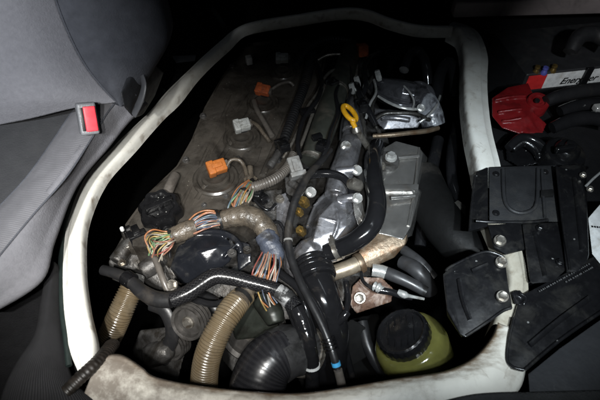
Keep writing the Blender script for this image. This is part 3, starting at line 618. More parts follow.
# ================================================================== CAST HOUSING IN THE MIDDLE
al = thing('coolant_housing', 'bright cast aluminium coolant housing in the middle of the engine', 'housing', P(330, 230, -.2))
cast('housing_body', [
     ('h', [(303, 250, -.10), (307, 226, -.085), (315, 204, -.080), (331, 188, -.078), (350, 186, -.085), (362, 206, -.09), (360, 228, -.095), (348, 246, -.10), (322, 260, -.11), (313, 240, -.050), (319, 217, -.038), (333, 202, -.034), (346, 202, -.040), (347, 226, -.044), (331, 246, -.058), (320, 250, -.06), (310, 246, -.15), (355, 210, -.15), (335, 190, -.14)]),
     ('t', [(336, 196, -.060, 12), (340, 178, -.052, 12.5), (346, 160, -.050, 12), (351, 142, -.055, 11), (356, 122, -.06, 10)]), ('h', [(328, 186, -.06), (334, 166, -.048), (342, 160, -.044), (352, 166, -.05), (350, 190, -.06), (330, 186, -.12), (352, 180, -.12)]),
     ('t', [(333, 203, -.037, 1.5), (338, 222, -.041, 1.5), (330, 244, -.057, 1.5)]), ('t', [(338, 222, -.041, 1.5), (348, 216, -.046, 1.5), (356, 206, -.07, 1.5)]), ('t', [(319, 217, -.040, 1.4), (338, 222, -.041, 1.4)]), ('t', [(308, 228, -.082, 3), (318, 204, -.076, 3), (332, 190, -.074, 3)]), ('t', [(316, 258, -.1, 3), (346, 246, -.096, 3), (360, 224, -.09, 3)]),
     ('l', [(0, .012), (.011, .012), (.013, 0), (.014, -.04)], P(311, 192, -.048), (0, -.2, 1)),
     ('t', [(336, 172, -.036, 4.5), (352, 170, -.032, 4.5), (358, 170, -.036, 4.5)]), ('t', [(338, 200, -.04, 4.5), (350, 198, -.032, 4.5), (358, 198, -.034, 4.5)]),
     ('t', [(350, 132, -.048, 8), (354, 112, -.05, 9.5), (357, 98, -.07, 8)]),
     ('t', [(300, 268, -.09, 14), (308, 254, -.075, 15), (318, 246, -.075, 12)]), ('t', [(316, 254, -.075, 9), (330, 255, -.072, 8.5), (342, 251, -.070, 8)])],
     M_alu, al, voxel=.0013, smooth=2)
for x, y, z in ((357, 170, -.030), (357.5, 198, -.028), (346, 146, -.030), (311, 192, -.034)): bolt(x, y, z, 4.2, al, M_bright, (.25, -.35, .9))
for x, y, z, r in ((304, 202, -.045, 5), (299, 212, -.055, 4), (301, 231, -.052, 4.6)):
    k = mpp(x, y, z); hx = lambda a, rr, h: 1/math.cos(((a+math.pi/6) % (math.pi/3))-math.pi/6)
    bm = bmesh.new(); n = (-.35, -.2, .9)
    lathe_bm(bm, [(0, r*1.6*k), (r*.45*k, r*1.6*k), (r*.5*k, r*.9*k), (r*.7*k, r*.85*k)], P(x, y, z), n, 16); lathe_bm(bm, [(0, r*.9*k), (r*.85*k, r*.9*k), (r*.9*k, r*.7*k), (r*.9*k, -r*k)], P(x, y, z), n, 24, hx)
    emit('brass_fitting', bm, M_brass, al, 30)
cast('sensor_boss', [('l', [(0, .004), (.012, .004), (.014, 0), (.015, -.03)], P(311, 247, -.058), (-.1, -.3, 1))], M_alu, al, voxel=.0014)
# bracket plate with a slotted ear, left of the casting
t = cast('lifting_bracket', [('h', [(276, 196, -.055), (286, 192, -.05), (292, 206, -.055), (288, 226, -.07), (292, 252, -.10), (280, 252, -.11), (276, 222, -.075), (280, 200, -.07)])], M_alu, None, voxel=.0014)
tag(t, 'grey metal lifting bracket just left of the cast housing', 'bracket')
t2 = cast('cast_spacer', [('h', [(282, 250, -.10), (296, 246, -.09), (302, 268, -.10), (292, 282, -.12), (284, 270, -.12), (290, 260, -.16)])], M_alu, None, voxel=.0014); tag(t2, 'pale cast lug below the lifting bracket', 'lug')
t = cast('head_casting', [('h', [(248, 205, -.085), (262, 190, -.078), (282, 188, -.08), (284, 220, -.095), (272, 240, -.11), (256, 232, -.10), (250, 215, -.13), (280, 225, -.15)]), ('t', [(253, 206, -.075, 5), (264, 224, -.085, 5), (268, 236, -.095, 5)])], M_alu_dark, None, voxel=.0018)
tag(t, 'oily grey casting between the wiring and the lifting bracket', 'casting')
tag(tube('head_rod', [(256, 205, -.066, 3.2), (262, 216, -.070, 3.2), (266, 224, -.078, 3.2)], M_zinc, None, seg=12), 'dull metal rod lying on the oily casting', 'rod')
for x, y, lab in ((270, 207, 'dull stud beside the lifting bracket'), (280, 199, 'bolt through the top of the lifting bracket')):
    o = bolt(x, y, -.055, 3.6, None, M_alu_dark if x < 275 else M_zinc); tag(o, lab, 'bolt')
# small formed hose hugging the casting
tag(tube('bypass_hose', [(304, 178, -.035, 3.2), (318, 174, -.026, 4), (332, 174, -.024, 4.2), (343, 178, -.026, 4.2), (350, 187, -.032, 4), (352, 196, -.05, 4)], M_rubber, None, seg=14), 'small black hose arching over the cast housing', 'hose')
tag(tube('hose_stub', [(351, 184, -.028, 6), (356, 184, -.022, 6.5), (358, 186, -.04, 6)], M_zinc, None, seg=14), 'round metal stub at the end of the small arching hose', 'stub')
pl = thing('sensor_connector', 'pale grey sensor plug between wiring and fat olive hose', 'connector', P(295, 170, -.06))
c = P(295, 167, -.035); k = mpp(295, 167, -.035); rot = Matrix.Rotation(R(20), 3, 'Z') @ Matrix.Rotation(R(25), 3, 'X')
obox('plug_body', c, (13*k, 20*k, 11*k), rot.col[0], rot.col[1], rot.col[2], M_gplug, pl, .003)
obox('latch', c+rot.col[2]*6*k, (6*k, 13*k, 3*k), rot.col[0], rot.col[1], rot.col[2], M_gplug, pl, .001)
obox('plug_shell', c-rot.col[1]*9*k, (16*k, 5*k, 14*k), rot.col[0], rot.col[1], rot.col[2], M_gplug, pl, .002)

# ================================================================== EXHAUST COOLER
eg = thing('exhaust_cooler', 'stained stainless steel exhaust gas cooler box right of the black hose', 'cooler', P(395, 220, -.25))
cast('cooler_box', [('h', [(380, 150, -.070), (396, 141, -.060), (419, 147, -.060), (423, 153, -.070), (417, 186, -.070), (383, 186, -.070), (380, 160, -.13), (428, 158, -.13), (420, 188, -.13)])], M_steel, eg, voxel=.0014, smooth=3)
cast('cooler_box', [('h', [(380, 187, -.068), (416, 187, -.064), (420, 192, -.075), (411, 226, -.072), (403, 240, -.078), (372, 232, -.080), (376, 205, -.076), (380, 187, -.14), (424, 192, -.14), (412, 236, -.15)])], M_steel, eg, voxel=.0014, smooth=3)
cast('cooler_cone', [('h', [(374, 228, -.084), (408, 228, -.078), (406, 244, -.090), (394, 258, -.11), (372, 268, -.115), (358, 266, -.11), (356, 256, -.10), (374, 228, -.15), (408, 240, -.16), (362, 266, -.15)])], M_rusty, eg, voxel=.0016, smooth=5)
bm = bmesh.new(); prism_bm(bm, [P(*p) for p in ((378, 184, -.060), (419, 184, -.055), (418.5, 189, -.055), (377, 189, -.060))], .012, .0015); emit('cooler_joint', bm, M_steel, eg, 35)
for (x0, y0, x1, y1) in ((397, 158, 419, 156), (391, 198, 415, 196)): tube('cooler_bead', [(x0, y0, -.0590, 2.0), (x1, y1, -.0585, 2.0)], M_steel, eg, seg=12, flat=.7)
tube('cooler_edge', [(419, 148, -.061, 1.3), (415.5, 184, -.062, 1.3), (408, 226, -.072, 1.3)], M_steel, eg, seg=10)
lathe('cooler_flange', [(0, .006), (.012, .006), (.013, .004), (.020, .003), (.022, -.002), (.022, -.012)], P(388, 160, -.058), M_alu_dark, eg, seg=24)
bolt(391, 157, -.050, 4.6, eg, M_bright); bolt(381, 166, -.055, 3.6, eg, M_zinc)
pp = thing('exhaust_pipe', 'heat browned exhaust pipe joining the cooler cone', 'pipe', P(345, 268, -.14))
pts = [(324, 276, -.11, 8), (336, 272, -.105, 8), (348, 268, -.10, 8), (362, 262, -.098, 8.5)]
tube('pipe_body', pts, mat('tan_steel', (0.336, 0.28, 0.208), .4, .6, dirt=(0.144, 0.088, 0.048), dscale=22, dlo=.5, dhi=.68, bump=.2, bscale=160), pp, seg=20)
a, b, r = along(pts, 2.75); x, y, n = axes(b); lathe('pipe_collar', [(r, -.005), (r*1.22, -.005), (r*1.3, 0), (r*1.22, .005), (r, .005)], a, M_rusty, pp, n=b, seg=24)
t = hull('heat_shield', [(352, 194, -.04), (360, 192, -.045), (366, 222, -.06), (370, 236, -.075), (362, 236, -.075), (354, 214, -.055), (356, 200, -.09)], M_steel, None, .0015); tag(t, 'thin brown stained shield strip between casting and black hose', 'shield')
t = tube('vacuum_pipe', [(373, 136, -.03, 2.2), (390, 135, -.025, 2.4), (408, 133, -.025, 2.4), (426, 131, -.03, 2.6), (438, 128, -.04, 2.4)], M_rusty, None, seg=10); tag(t, 'thin rusty pipe crossing above the steel cooler', 'pipe')
# big formed coolant hose
ch = thing('coolant_hose', 'thick glossy black curved hose between casting and steel cooler', 'hose', P(360, 240, -.1))
pts = [(377, 146, -.065, 8), (373, 160, -.040, 9), (374, 182, -.024, 9.6), (377, 204, -.020, 9.8), (372, 225, -.026, 10), (357, 240, -.040, 10), (341, 248, -.056, 9.6), (326, 253, -.068, 9)]
tube('hose_body', pts, M_rubber, ch, seg=28, wob=.012)
a, b, r = along(pts, 6.25); clamp(a, b, r, ch, M_zinc, .008, ang=2.6)

# ================================================================== LOWER HOSES
lh = thing('lower_hose', 'large black hose with ribbed collar hanging below the casting', 'hose', P(330, 340, -.35))
pts = [(313, 262, -.088, 15), (315, 270, -.085, 17), (319, 288, -.088, 18), (325, 306, -.10, 18), (330, 326, -.125, 18.5), (331, 348, -.17, 18), (328, 372, -.23, 18)]
tube('hose_body', pts, M_rubber, lh, seg=28, wob=.012)
tube('hose_collar', [(311, 264, -.084, 19), (314, 272, -.082, 20), (317, 281, -.082, 20)], M_rubber, lh, seg=26, corr=(.007, .07))
lathe('collar_rib', [(0, 0)], P(0, 0, 0), M_rubber, lh) if False else None
tube('hose_nipple', [(338, 322, -.10, 4.5), (344, 316, -.09, 4.5), (347, 312, -.088, 4.2)], M_rubber, lh, seg=14)
ih = thing('intercooler_hose', 'very large black spiral wrapped hose at the near edge of the bay', 'hose', P(262, 390, -.3))
pts = [(312, 354, -.15, 20), (298, 350, -.115, 23.5), (282, 353, -.10, 25.5), (267, 364, -.10, 27), (258, 384, -.115, 28), (255, 408, -.15, 28), (256, 436, -.2, 28)]
tube('hose_body', pts, M_hosewrap, ih, seg=40, corr=(.0065, .0018))
tube('hose_cuff', [(306, 351.5, -.13, 23.5), (297, 350, -.113, 25.4), (286, 351.5, -.103, 26.8), (276, 357, -.100, 27.6)], mat('scuffed_grey_cuff', (.035, .035, .036), .45, dirt=(.012, .012, .012), dscale=24, dlo=.45, dhi=.6, bump=.4, bscale=90), ih, seg=36, wob=.02)
a, b, r = along(pts, .75); clamp(a, b, r*1.08, ih, M_zinc, .010, ang=1.2)
for lab, pts in (('thick tan corrugated conduit near the big black hose', [(246, 294, -.060, 10.5), (236, 304, -.055, 12.5), (224, 321, -.055, 13), (213, 342, -.07, 13.2), (206, 364, -.10, 13.2), (204, 390, -.15, 13.4), (206, 412, -.2, 13.4)]),
                 ('tan corrugated conduit running down beside the left white flange', [(134, 283, -.10, 10.5), (128, 296, -.105, 11.5), (120, 314, -.12, 11.8), (112, 332, -.15, 11.8), (102, 350, -.19, 11.8), (92, 368, -.24, 11.8)])):
    t = tag(tube('corrugated_conduit', pts, M_tan, None, seg=26, corr=(.0042, .055), smooth=75), lab, 'conduit', 'tan corrugated conduits')
    if 'thick' in lab:
        tube('tape_wrap', [(256, 281, -.058, 6), (250, 288, -.055, 7.4), (243, 296, -.053, 9.5), (239, 301, -.052, 11.4)], M_tape, t, seg=16, corr=(.009, .05, 'tape'))
        a, b, r = along([(256, 281, -.058, 6), (250, 288, -.055, 7.4), (243, 296, -.053, 9.5), (239, 301, -.052, 11.4)], 2.1)
        x, y, n = axes(b); lathe('cable_tie', [(r*.95, -.003), (r*1.12, -.003), (r*1.12, .003), (r*.95, .003)], a, M_black, t, n=b, seg=20)
    else:
        tube('conduit_cuff', [(136, 276, -.098, 8.5), (134, 283, -.10, 9.5), (131, 289, -.10, 10.5)], M_gplug, t, seg=16)

# braided cable sleeve sweeping across
bs = thing('cable_sleeve', 'black braided cable sleeve sweeping across the front of the engine', 'cable', P(200, 300, -.09))
pts = [(103, 270, -.06, 5.2), (114, 273, -.055, 5.4), (128, 279, -.052, 6), (141, 291, -.052, 7.2), (156, 299, -.050, 8), (172, 300, -.046, 8), (188, 293, -.042, 8), (204, 282, -.038, 8), (217, 276, -.036, 8), (234, 278, -.038, 7.6), (252, 283, -.042, 7.2), (268, 287, -.046, 7), (284, 294, -.05, 7.4), (296, 308, -.055, 8), (304, 326, -.065, 8.5), (309, 346, -.08, 8.2), (312, 368, -.11, 7.6), (312, 392, -.15, 7.2)]
i1 = 6
tube('plain_sleeve', pts[:i1], M_rubber_matt, bs, seg=20)
tube('braided_sleeve', [(p[0], p[1], p[2], p[3]*1.04) for p in pts[i1-1:14]], M_braid, bs, seg=22, wob=.05)
tube('taped_sleeve', pts[13:], M_rubber, bs, seg=20, wob=.06, corr=(.012, .05, 'tape'))
a, b, r = along(pts, 2.05); x, y, n = axes(b); lathe('sleeve_collar', [(r*.9, -.008), (r*1.3, -.008), (r*1.38, -.003), (r*1.32, .008), (r*.9, .008)], a, M_plastic, bs, n=b, seg=20)
a, b, r = along(pts, 15.9); lathe('white_band', [(r*.9, -.0022), (r*1.09, -.0022), (r*1.09, .0022), (r*.9, .0022)], a, M_label, bs, n=b, seg=20)
tube('foil_tape', [(278, 291, -.046, 8.2), (284, 295, -.047, 8.6), (290, 301, -.049, 8.8)], mat('scuffed_silver_tape', (.42, .42, .42), .45, .3, dirt=(.03, .03, .03), dscale=50, dlo=.42, dhi=.52, bump=.8, bscale=120), bs, seg=16, wob=.1)
# thin cables
tc = thing('throttle_cable', 'long thin black cable dropping in front of the casting', 'cable', P(330, 380, -.2))
pts = [(330, 150, -.03, 3.2), (322, 160, -.02, 3.4), (308, 176, -.015, 3.6), (297, 196, -.018, 3.9), (291, 215, -.025, 4), (288, 236, -.035, 4), (291, 258, -.042, 4.1), (300, 281, -.045, 4.1), (311, 303, -.048, 4.1), (322, 325, -.055, 4), (330, 345, -.065, 4), (336, 364, -.08, 4), (342, 388, -.11, 4)]
tube('cable_body', pts, M_rubber_matt, tc, seg=14)
for tt, m, w_, nm in ((5.2, M_gplug, .0015, 'cable_ring'), (11, M_blueband, .003, 'blue_band')):
    a, b, r = along(pts, tt); lathe(nm, [(r*.9, -w_), (r*1.16, -w_), (r*1.16, w_), (r*.9, w_)], a, m, tc, n=b, seg=16)
a, b, r = along(pts, 10); x, y, n = axes(b, (0, 0, 1)); bm = bmesh.new()
for i in range(4):
    lathe_bm(bm, [(r*.9, -.002), (r*1.9, -.0012), (r*1.9, .0012), (r*.9, .002)], a+b*(i-1.5)*.0052, b, 16)
emit('fir_clip', bm, M_plastic, tc, 35)
tube('cable_ferrule', pts[11:], M_grey_conduit, tc, seg=14) if False else None
a0 = [(338, 370, -.082, 4.4), (341, 382, -.098, 4.6), (343, 392, -.112, 4.6)]; tube('cable_ferrule', a0, M_grey_conduit, tc, seg=14)
for lab, pts in (('black cable running alongside the long thin cable toward the sill', [(292, 268, -.055, 3), (303, 285, -.046, 3.2), (316, 305, -.05, 3.2), (324, 322, -.06, 3.2), (328, 340, -.08, 3)]),
                 ('dark cable crossing from the wiring to the ribbed collar', [(268, 262, -.07, 4), (282, 275, -.062, 4.2), (296, 286, -.06, 4.2), (306, 300, -.065, 4)]),
                 ('black cable below the foil wrapped part of the braided sleeve', [(276, 290, -.06, 4.5), (288, 304, -.062, 5), (296, 322, -.075, 5), (300, 340, -.09, 5)])):
    tag(tube('black_cable', pts, M_rubber, None, seg=12), lab, 'cable', 'loose black cables')
tag(tube('grey_rod', [(152, 252, -.075, 3.4), (158, 266, -.078, 3.4), (164, 282, -.085, 3.4), (170, 296, -.10, 3.4)], M_grey_conduit, None, seg=12), 'grey rod running down behind the braided cable sleeve', 'rod')

# ================================================================== WIRING HARNESS
wh = thing('wiring_harness', 'taped wiring harness with coloured wires over the front housing', 'wiring harness', P(235, 225, -.06))
tube('tape_wrap', [(221, 221, -.034, 9.2), (232, 217, -.028, 10), (246, 216, -.026, 11), (258, 221, -.030, 11), (267, 231, -.036, 10.4), (271, 240, -.042, 9.4)], M_tape, wh, seg=26, corr=(.013, .07, 'tape'), wob=.10)
tube('tape_wrap', [(172, 236, -.036, 8.6), (180, 233, -.033, 9), (189, 229, -.031, 9), (195, 227, -.031, 8.2)], M_tape, wh, seg=22, corr=(.011, .06, 'tape'), wob=.09)
tube('blue_tape_wrap', [(264, 235, -.036, 10.6), (270, 244, -.040, 10.6), (275, 253, -.046, 9.2), (274, 259, -.05, 7.6)], M_bluetape, wh, seg=20, wob=.22, corr=(.010, .08, 'tape'))
tube('tape_wrap', [(240, 214, -.03, 6.5), (243, 207, -.03, 6), (247, 200, -.034, 5)], M_tape, wh, seg=16, wob=.1)
def wires(path, cols, spread, r, wild=1.):
    r *= .56; cols = cols+random.sample(cols, len(cols)*3//4); cols = random.sample(cols, len(cols)); wild = wild*1.5+.8
    for i, cc in enumerate(cols):
        off = (i-(len(cols)-1)/2)/max(1, (len(cols)-1)/2)
        pts = []
        for j, (x, y, z, s) in enumerate(path):
            x0, y0 = path[max(0, j-1)][:2]; x1, y1 = path[min(len(path)-1, j+1)][:2]
            d = math.hypot(x1-x0, y1-y0); nx, ny = -(y1-y0)/d, (x1-x0)/d
            o = off*spread*s
            pts.append((x+nx*o+random.uniform(-1, 1)*wild*s, y+ny*o+random.uniform(-1, 1)*wild*s, z+.006*(1-off*off)*s+random.uniform(-.002, .002)*wild, r*random.uniform(.9, 1.15)))
        tube('wire', pts, wire_mat(cc), wh, seg=8, step=.004)
wires([(190, 229, -.033, .8), (199, 223, -.026, 1.1), (210, 219, -.024, 1.2), (222, 219, -.030, .8)], [W_PK, W_OR, W_PK, W_BL, W_BL, W_LB, W_WH, W_PK], 7.5, 1.55, .5)
wires([(175, 235, -.036, .8), (166, 236, -.030, 1.1), (156, 239, -.032, 1.3), (149, 240, -.042, .9), (153, 250, -.05, .8)], [W_OR, W_YE, W_GR, W_WH, W_PK], 6, 1.4, 1.)
wires([(174, 237, -.038, .8), (168, 243, -.034, 1.2), (160, 248, -.04, 1.3), (157, 258, -.055, 1.)], [W_GR, W_PK, W_YE, W_WH, W_RD], 6, 1.4, 1.6)
wires([(242, 210, -.033, .8), (240, 204, -.028, 1.1), (246, 192, -.026, 1.1), (252, 182, -.036, .7)], [W_GR, W_WH, W_GR, W_YE, W_OR, W_OR, W_OR], 7, 1.5, .5)
wires([(230, 216, -.034, .6), (234, 207, -.024, 1.), (243, 193, -.024, 1.), (250, 183, -.036, .7)], [W_PK, W_GR, W_WH, W_LB], 4.5, 1.4, .6)
wires([(272, 248, -.044, .7), (270, 262, -.040, 1.0), (266, 275, -.046, 1.2), (262, 288, -.06, 1.3)], [W_WH, W_RD, W_LB, W_BL, W_WH, W_OR, W_PK, W_OR, W_PK], 10, 1.5, .6)
wires([(266, 274, -.05, .6), (263, 286, -.05, 1.0), (266, 298, -.056, 1.), (272, 306, -.07, .8)], [W_OR, W_YE, W_WH, W_BL], 7, 1.4, 1.)
wires([(262, 272, -.052, .6), (256, 279, -.05, 1.), (250, 287, -.055, .8)], [W_PK, W_OR, W_WH, W_OR], 5, 1.5, .6)
for a, b, r in (((219, 220, -.030), (222, 219, -.030), 9.6), ((245, 194, -.030), (248, 189, -.03), 7.2), ((171, 237, -.036), (174, 235.5, -.036), 8.2)):
    A, B = P(*a), P(*b); k = mpp(*a); T = (B-A).normalized(); bm = bmesh.new()
    lathe_bm(bm, [(r*k*.94, -.002), (r*k*1.06, -.002), (r*k*1.06, .002), (r*k*.94, .002)], A, T, 22)
    box_bm(bm, A+Vector((0, 0, 1))*r*k*1.0, (.006, .005, .005), bev=.001); emit('cable_tie', bm, M_black, wh, 35)
cd = tube('ribbed_conduit', [(249, 188, -.036, 5), (257, 186, -.030, 5.2), (268, 182, -.028, 5.2), (279, 176, -.030, 5), (288, 166, -.034, 4.4), (293, 154, -.036, 3.6)], M_grey_conduit, None, seg=18, corr=(.0045, .07)); tag(cd, 'short grey ribbed conduit beside the pale sensor plug', 'conduit')
dots = thing('taped_plug', 'small black taped plug below the green and orange wires', 'connector', P(256, 195, -.06))
obox('plug_body', P(257, 194, -.045), (.020, .026, .02), (1, -.3, 0), (.3, 1, 0), (0, 0, 1), M_plastic, dots, .004); tube('plug_tail', [(256, 190, -.04, 3), (254, 184, -.035, 2.6), (252, 180, -.04, 2.2)], M_plastic, dots)

# ================================================================== PULLEYS AND DARK MACHINERY BELOW
def pulley(label, px, py, z, rp, n, m, group='belt pulleys'):
    t = thing('belt_pulley', label, 'pulley', P(px, py, z-.02), group); k = mpp(px, py, z); r = rp*k
    lathe('pulley_wheel', [(r*.30, .004), (r*.34, .001), (r*.74, -.002), (r*.80, .006), (r*.94, .008), (r, .004), (r*.93, 0), (r, -.004), (r*.93, -.008), (r, -.012), (r*.93, -.016), (r, -.020), (r*.7, -.022)], P(px, py, z), m, t, n=n, seg=40)
    lathe('pulley_hub', [(0, .008), (r*.22, .008), (r*.26, .005), (r*.34, .004), (r*.36, -.004)], P(px, py, z), M_zinc, t, n=n, seg=24); return t
M_pul = mat('oily_pulley', (.085, .08, .075), .4, .5, dirt=(.03, .027, .024), dscale=26)
pulley('idler pulley with pale hub below the braided sleeve', 189, 322, -.12, 19, (-.35, -.75, .55), M_pul)
pulley('small dark pulley left of the tan conduit near the sill', 172, 346, -.2, 15, (-.3, -.75, .6), M_pul)
pulley('large grey pulley half hidden behind the big spiral hose', 252, 330, -.17, 33, (-.1, -.7, .7), M_pul)
def belt_loop(pts): return tube('drive_belt', pts, M_rubber_matt, None, seg=10, flat=.4)
tag(belt_loop([(150, 304, -.14, 7), (165, 312, -.14, 7), (172, 336, -.17, 7), (160, 362, -.22, 7)]), 'dark drive belt running past the idler pulley', 'belt')
tag(cast('alternator_body', [('h', [(140, 330, -.24), (176, 326, -.22), (186, 352, -.22), (178, 382, -.26), (140, 380, -.3), (132, 350, -.28), (160, 380, -.4), (150, 330, -.4)]), ('t', [(150, 356, -.22, 12), (164, 352, -.20, 12), (170, 352, -.19, 6)])], M_alu_dark, None, voxel=.003), 'dark alternator casing deep in the near left of the bay', 'alternator')
tag(cast('pump_body', [('h', [(225, 300, -.14), (262, 296, -.12), (282, 312, -.12), (276, 336, -.15), (236, 340, -.18), (224, 320, -.2), (260, 340, -.3)]), ('t', [(262, 300, -.11, 11), (272, 312, -.105, 12), (276, 324, -.11, 9)])], mat('green_grey_casting', (0.0275, 0.031, 0.025), .4, .3, dirt=(0.0125, 0.0125, 0.01), dscale=18), None, voxel=.0022), 'greenish dark pump casting under the coloured wires', 'pump')
tag(cast('lower_bracket', [('h', [(224, 330, -.2), (240, 322, -.2), (250, 350, -.2), (232, 372, -.22), (222, 360, -.26), (240, 360, -.3)])], M_alu_dark, None, voxel=.0024), 'grey lower bracket between tan conduit and big hose', 'bracket')
tag(cast('side_bracket', [('h', [(142, 272, -.13), (164, 262, -.12), (176, 272, -.13), (176, 300, -.16), (156, 312, -.18), (140, 300, -.18), (150, 300, -.25)])], M_alu_dark, None, voxel=.0022), 'dark bracket under the left bend of the braided sleeve', 'bracket')
tag(bolt(172, 285, -.09, 4.4, None, M_zinc, (-.2, -.5, .8)), 'pale bolt under the front housing', 'bolt')
tag(cast('crossmember', [('h', [(290, 330, -.3), (380, 310, -.3), (400, 380, -.32), (300, 400, -.32), (340, 360, -.4)])], M_well, None, voxel=.005), 'black crossmember deep below the lower hose', 'crossmember')
t = cast('mount_casting', [('h', [(336, 330, -.18), (352, 318, -.16), (366, 326, -.17), (368, 356, -.2), (344, 372, -.22), (350, 360, -.3)])], M_well, None, voxel=.0022); tag(t, 'dark mount casting left of the olive reservoir', 'mount')

# ================================================================== RUSTY BRACKET AND FLUID LINES
rb = thing('rusty_bracket', 'rust pink steel bracket with one pale bolt beside the reservoir', 'bracket', P(365, 300, -.2))
cast('bracket_plate', [('h', [(349, 304, -.135), (352, 286, -.12), (362, 276, -.112), (382, 277, -.112), (394, 288, -.12), (392, 302, -.13), (372, 308, -.14), (356, 314, -.15), (366, 300, -.17)])], M_rust, rb, voxel=.0016)
bolt(360, 298, -.120, 4.6, rb, M_zinc, (-.2, -.5, .8))
bl = thing('sensor_lead', 'silver tipped black sensor lead curving over the rusty bracket', 'lead', P(390, 295, -.12))
tube('lead_body', [(361, 272, -.085, 1.7), (363, 281, -.085, 1.8), (370, 287, -.082, 2), (378, 290, -.08, 3.4), (390, 292, -.08, 3.4), (402, 296, -.085, 3), (412, 299, -.09, 1.6)], M_rubber, bl, seg=12)
tube('lead_clip', [(374, 286, -.078, 4.4), (379, 288, -.076, 4.6), (381, 290, -.077, 4.4)], M_bright, bl, seg=12, corr=(.006, .2))
tube('lead_tip', [(398, 292, -.08, 3.2), (405, 295, -.08, 3.8), (409, 296, -.083, 2), (424, 299, -.09, 1.4)], M_bright, bl, seg=12)
for lab, pts, m in (('grey fluid pipe just above the reservoir cap', [(380, 270, -.12, 6), (392, 275, -.115, 6.5), (408, 282, -.115, 6), (426, 292, -.12, 5.5)], mat('grey_hose', (0.03575, 0.03575, 0.0377), .38, dirt=(0.0195, 0.0182, 0.0169), dscale=22)),
                    ('curved grey hose behind the reservoir', [(402, 262, -.13, 7), (414, 268, -.12, 8), (424, 278, -.125, 8), (430, 292, -.15, 8)], mat('grey_hose', (.1, .1, .1))),
                    ('thin grey pipe running from the cooler toward the black plate', [(404, 250, -.13, 5), (420, 262, -.12, 5), (434, 278, -.13, 5)], mat('grey_hose', (.1, .1, .1)))):
    tag(tube('fluid_pipe', pts, m, None, seg=14), lab, 'pipe', 'grey pipes above the reservoir')
tag(tube('pipe_end', [(372, 270, -.112, 6.4), (380, 271, -.112, 6.6), (386, 273, -.112, 6.6)], M_bright, None, seg=16), 'bright metal end of the grey fluid pipe', 'pipe end')
tag(tube('intake_duct', [(420, 176, -.13, 20), (430, 200, -.13, 21), (444, 224, -.12, 22), (462, 244, -.12, 22), (486, 256, -.13, 22)], mat('dusty_duct', (0.007, 0.007, 0.007), .6, dirt=(0.035, 0.0315, 0.028), dscale=9, dlo=.54, dhi=.75, bump=.2, spec=.15), None, seg=30, wob=.03), 'broad dusty black duct passing under the bolted plate', 'duct')
tag(prism('pale_tag', [(449, 206, -.09), (458, 200, -.09), (466, 206, -.09), (466, 217, -.09), (456, 216, -.09)], .003, mat('grey_tag', (.09, .085, .075), .6, dirt=(.05, .045, .04), dscale=40), None, .0006), 'pale torn tag beside the right pillar', 'tag')
# reservoir
rs = thing('fluid_reservoir', 'olive yellow fluid reservoir with black screw cap', 'reservoir', P(408, 350, -.3))
c = P(407, 340, -.128); k = mpp(407, 340, -.128)*.94; ax = (P(399, 328, -.100)-c).normalized()
lathe('reservoir_body', [(26*k, -.13), (31*k, -.10), (37*k, -.06), (39.6*k, -.03), (40.4*k, -.0235), (40.4*k, -.020), (39.6*k, -.0165), (39*k, -.010), (37.6*k, -.003), (35*k, .0025), (31*k, .005), (27*k, .0055), (26.5*k, .012)], c, M_olive, rs, n=ax, seg=56, smooth=60)
lathe('reservoir_base', [(0, -.2), (20*k, -.2), (24*k, -.16), (27*k, -.125)], c, M_plastic_matt, rs, n=ax, seg=40)
sc = lambda a, r, h: 1+(.008*max(-1, min(1, 2*math.cos(26*a))) if r > 26*k else 0)
cp = lathe('reservoir_cap', [(27.5*k, .000), (28.5*k, .004), (28.5*k, .018), (27.5*k, .024), (25.5*k, .026), (24*k, .0215), (22*k, .0205), (12*k, .0215), (9*k, .0235), (0, .024)], c+ax*.002, M_plastic, rs, n=ax, seg=176, scal=sc, smooth=35)
x, y, n = axes(ax, (0, 1, .01))
for i in range(5):
    a = (i-2)*.0105; hw = math.sqrt(max(0, (22*k)**2-a*a)); obox('cap_rib', c+ax*.0240+x*a, (.0016, hw*1.8, .0028), x, y, n, M_plastic, cp, .0006, 1)

# ================================================================== RIGHT SIDE: SHROUD, PLATES, BATTERY
sh = thing('shroud_panel', 'grained grey black plastic shroud with a shallow recess beside the pillar', 'shroud', P(520, 200, -.03))
hull('shroud_face', [(489, 167, .012), (558, 165, .012), (562, 222, .012), (489, 221, .012), (489, 167, -.04), (558, 165, -.04), (562, 222, -.03), (489, 221, -.03)], M_plastic_matt, sh, .003)
hull('shroud_side', [(476, 172, .004), (488, 167, .010), (488, 226, .010), (468, 232, -.008), (470, 205, -.004), (470, 232, -.06), (488, 230, -.06), (488, 170, -.06)], M_satin, sh, .002)
bm = bmesh.new(); prism_bm(bm, [P(a, b, .0165) for a, b in ((505, 168), (536, 167), (535, 200), (531, 208), (523, 211), (514, 210), (508, 205), (506, 195))], .006, .002); emit('shroud_boss', bm, M_plastic_matt, sh, 35)
tube('shroud_lip', [(476, 221, .013, 1.6), (492, 222, .016, 1.6), (530, 222, .016, 1.6), (548, 220, .016, 1.6)], M_satin, sh, seg=8)
prism('shroud_tab', [(541, 190, .0175), (554, 189, .0175), (554, 195, .0175), (541, 196, .0175)], .006, M_black, sh, .001)
up = thing('upper_plate', 'flat black steel plate with one bolt under the shroud', 'plate', P(505, 240, -.02))
prism('plate', [(488, 225, .006), (524, 222, .006), (529, 248, .006), (506, 254, .006), (494, 247, .006)], .004, M_satin, up, .0018)
bolt(500, 240.5, .012, 4.6, up, M_zinc, (-.1, -.2, 1))
lp = thing('bolted_plate', 'black steel plate with two pale bolts beside the reservoir', 'plate', P(475, 300, -.05))
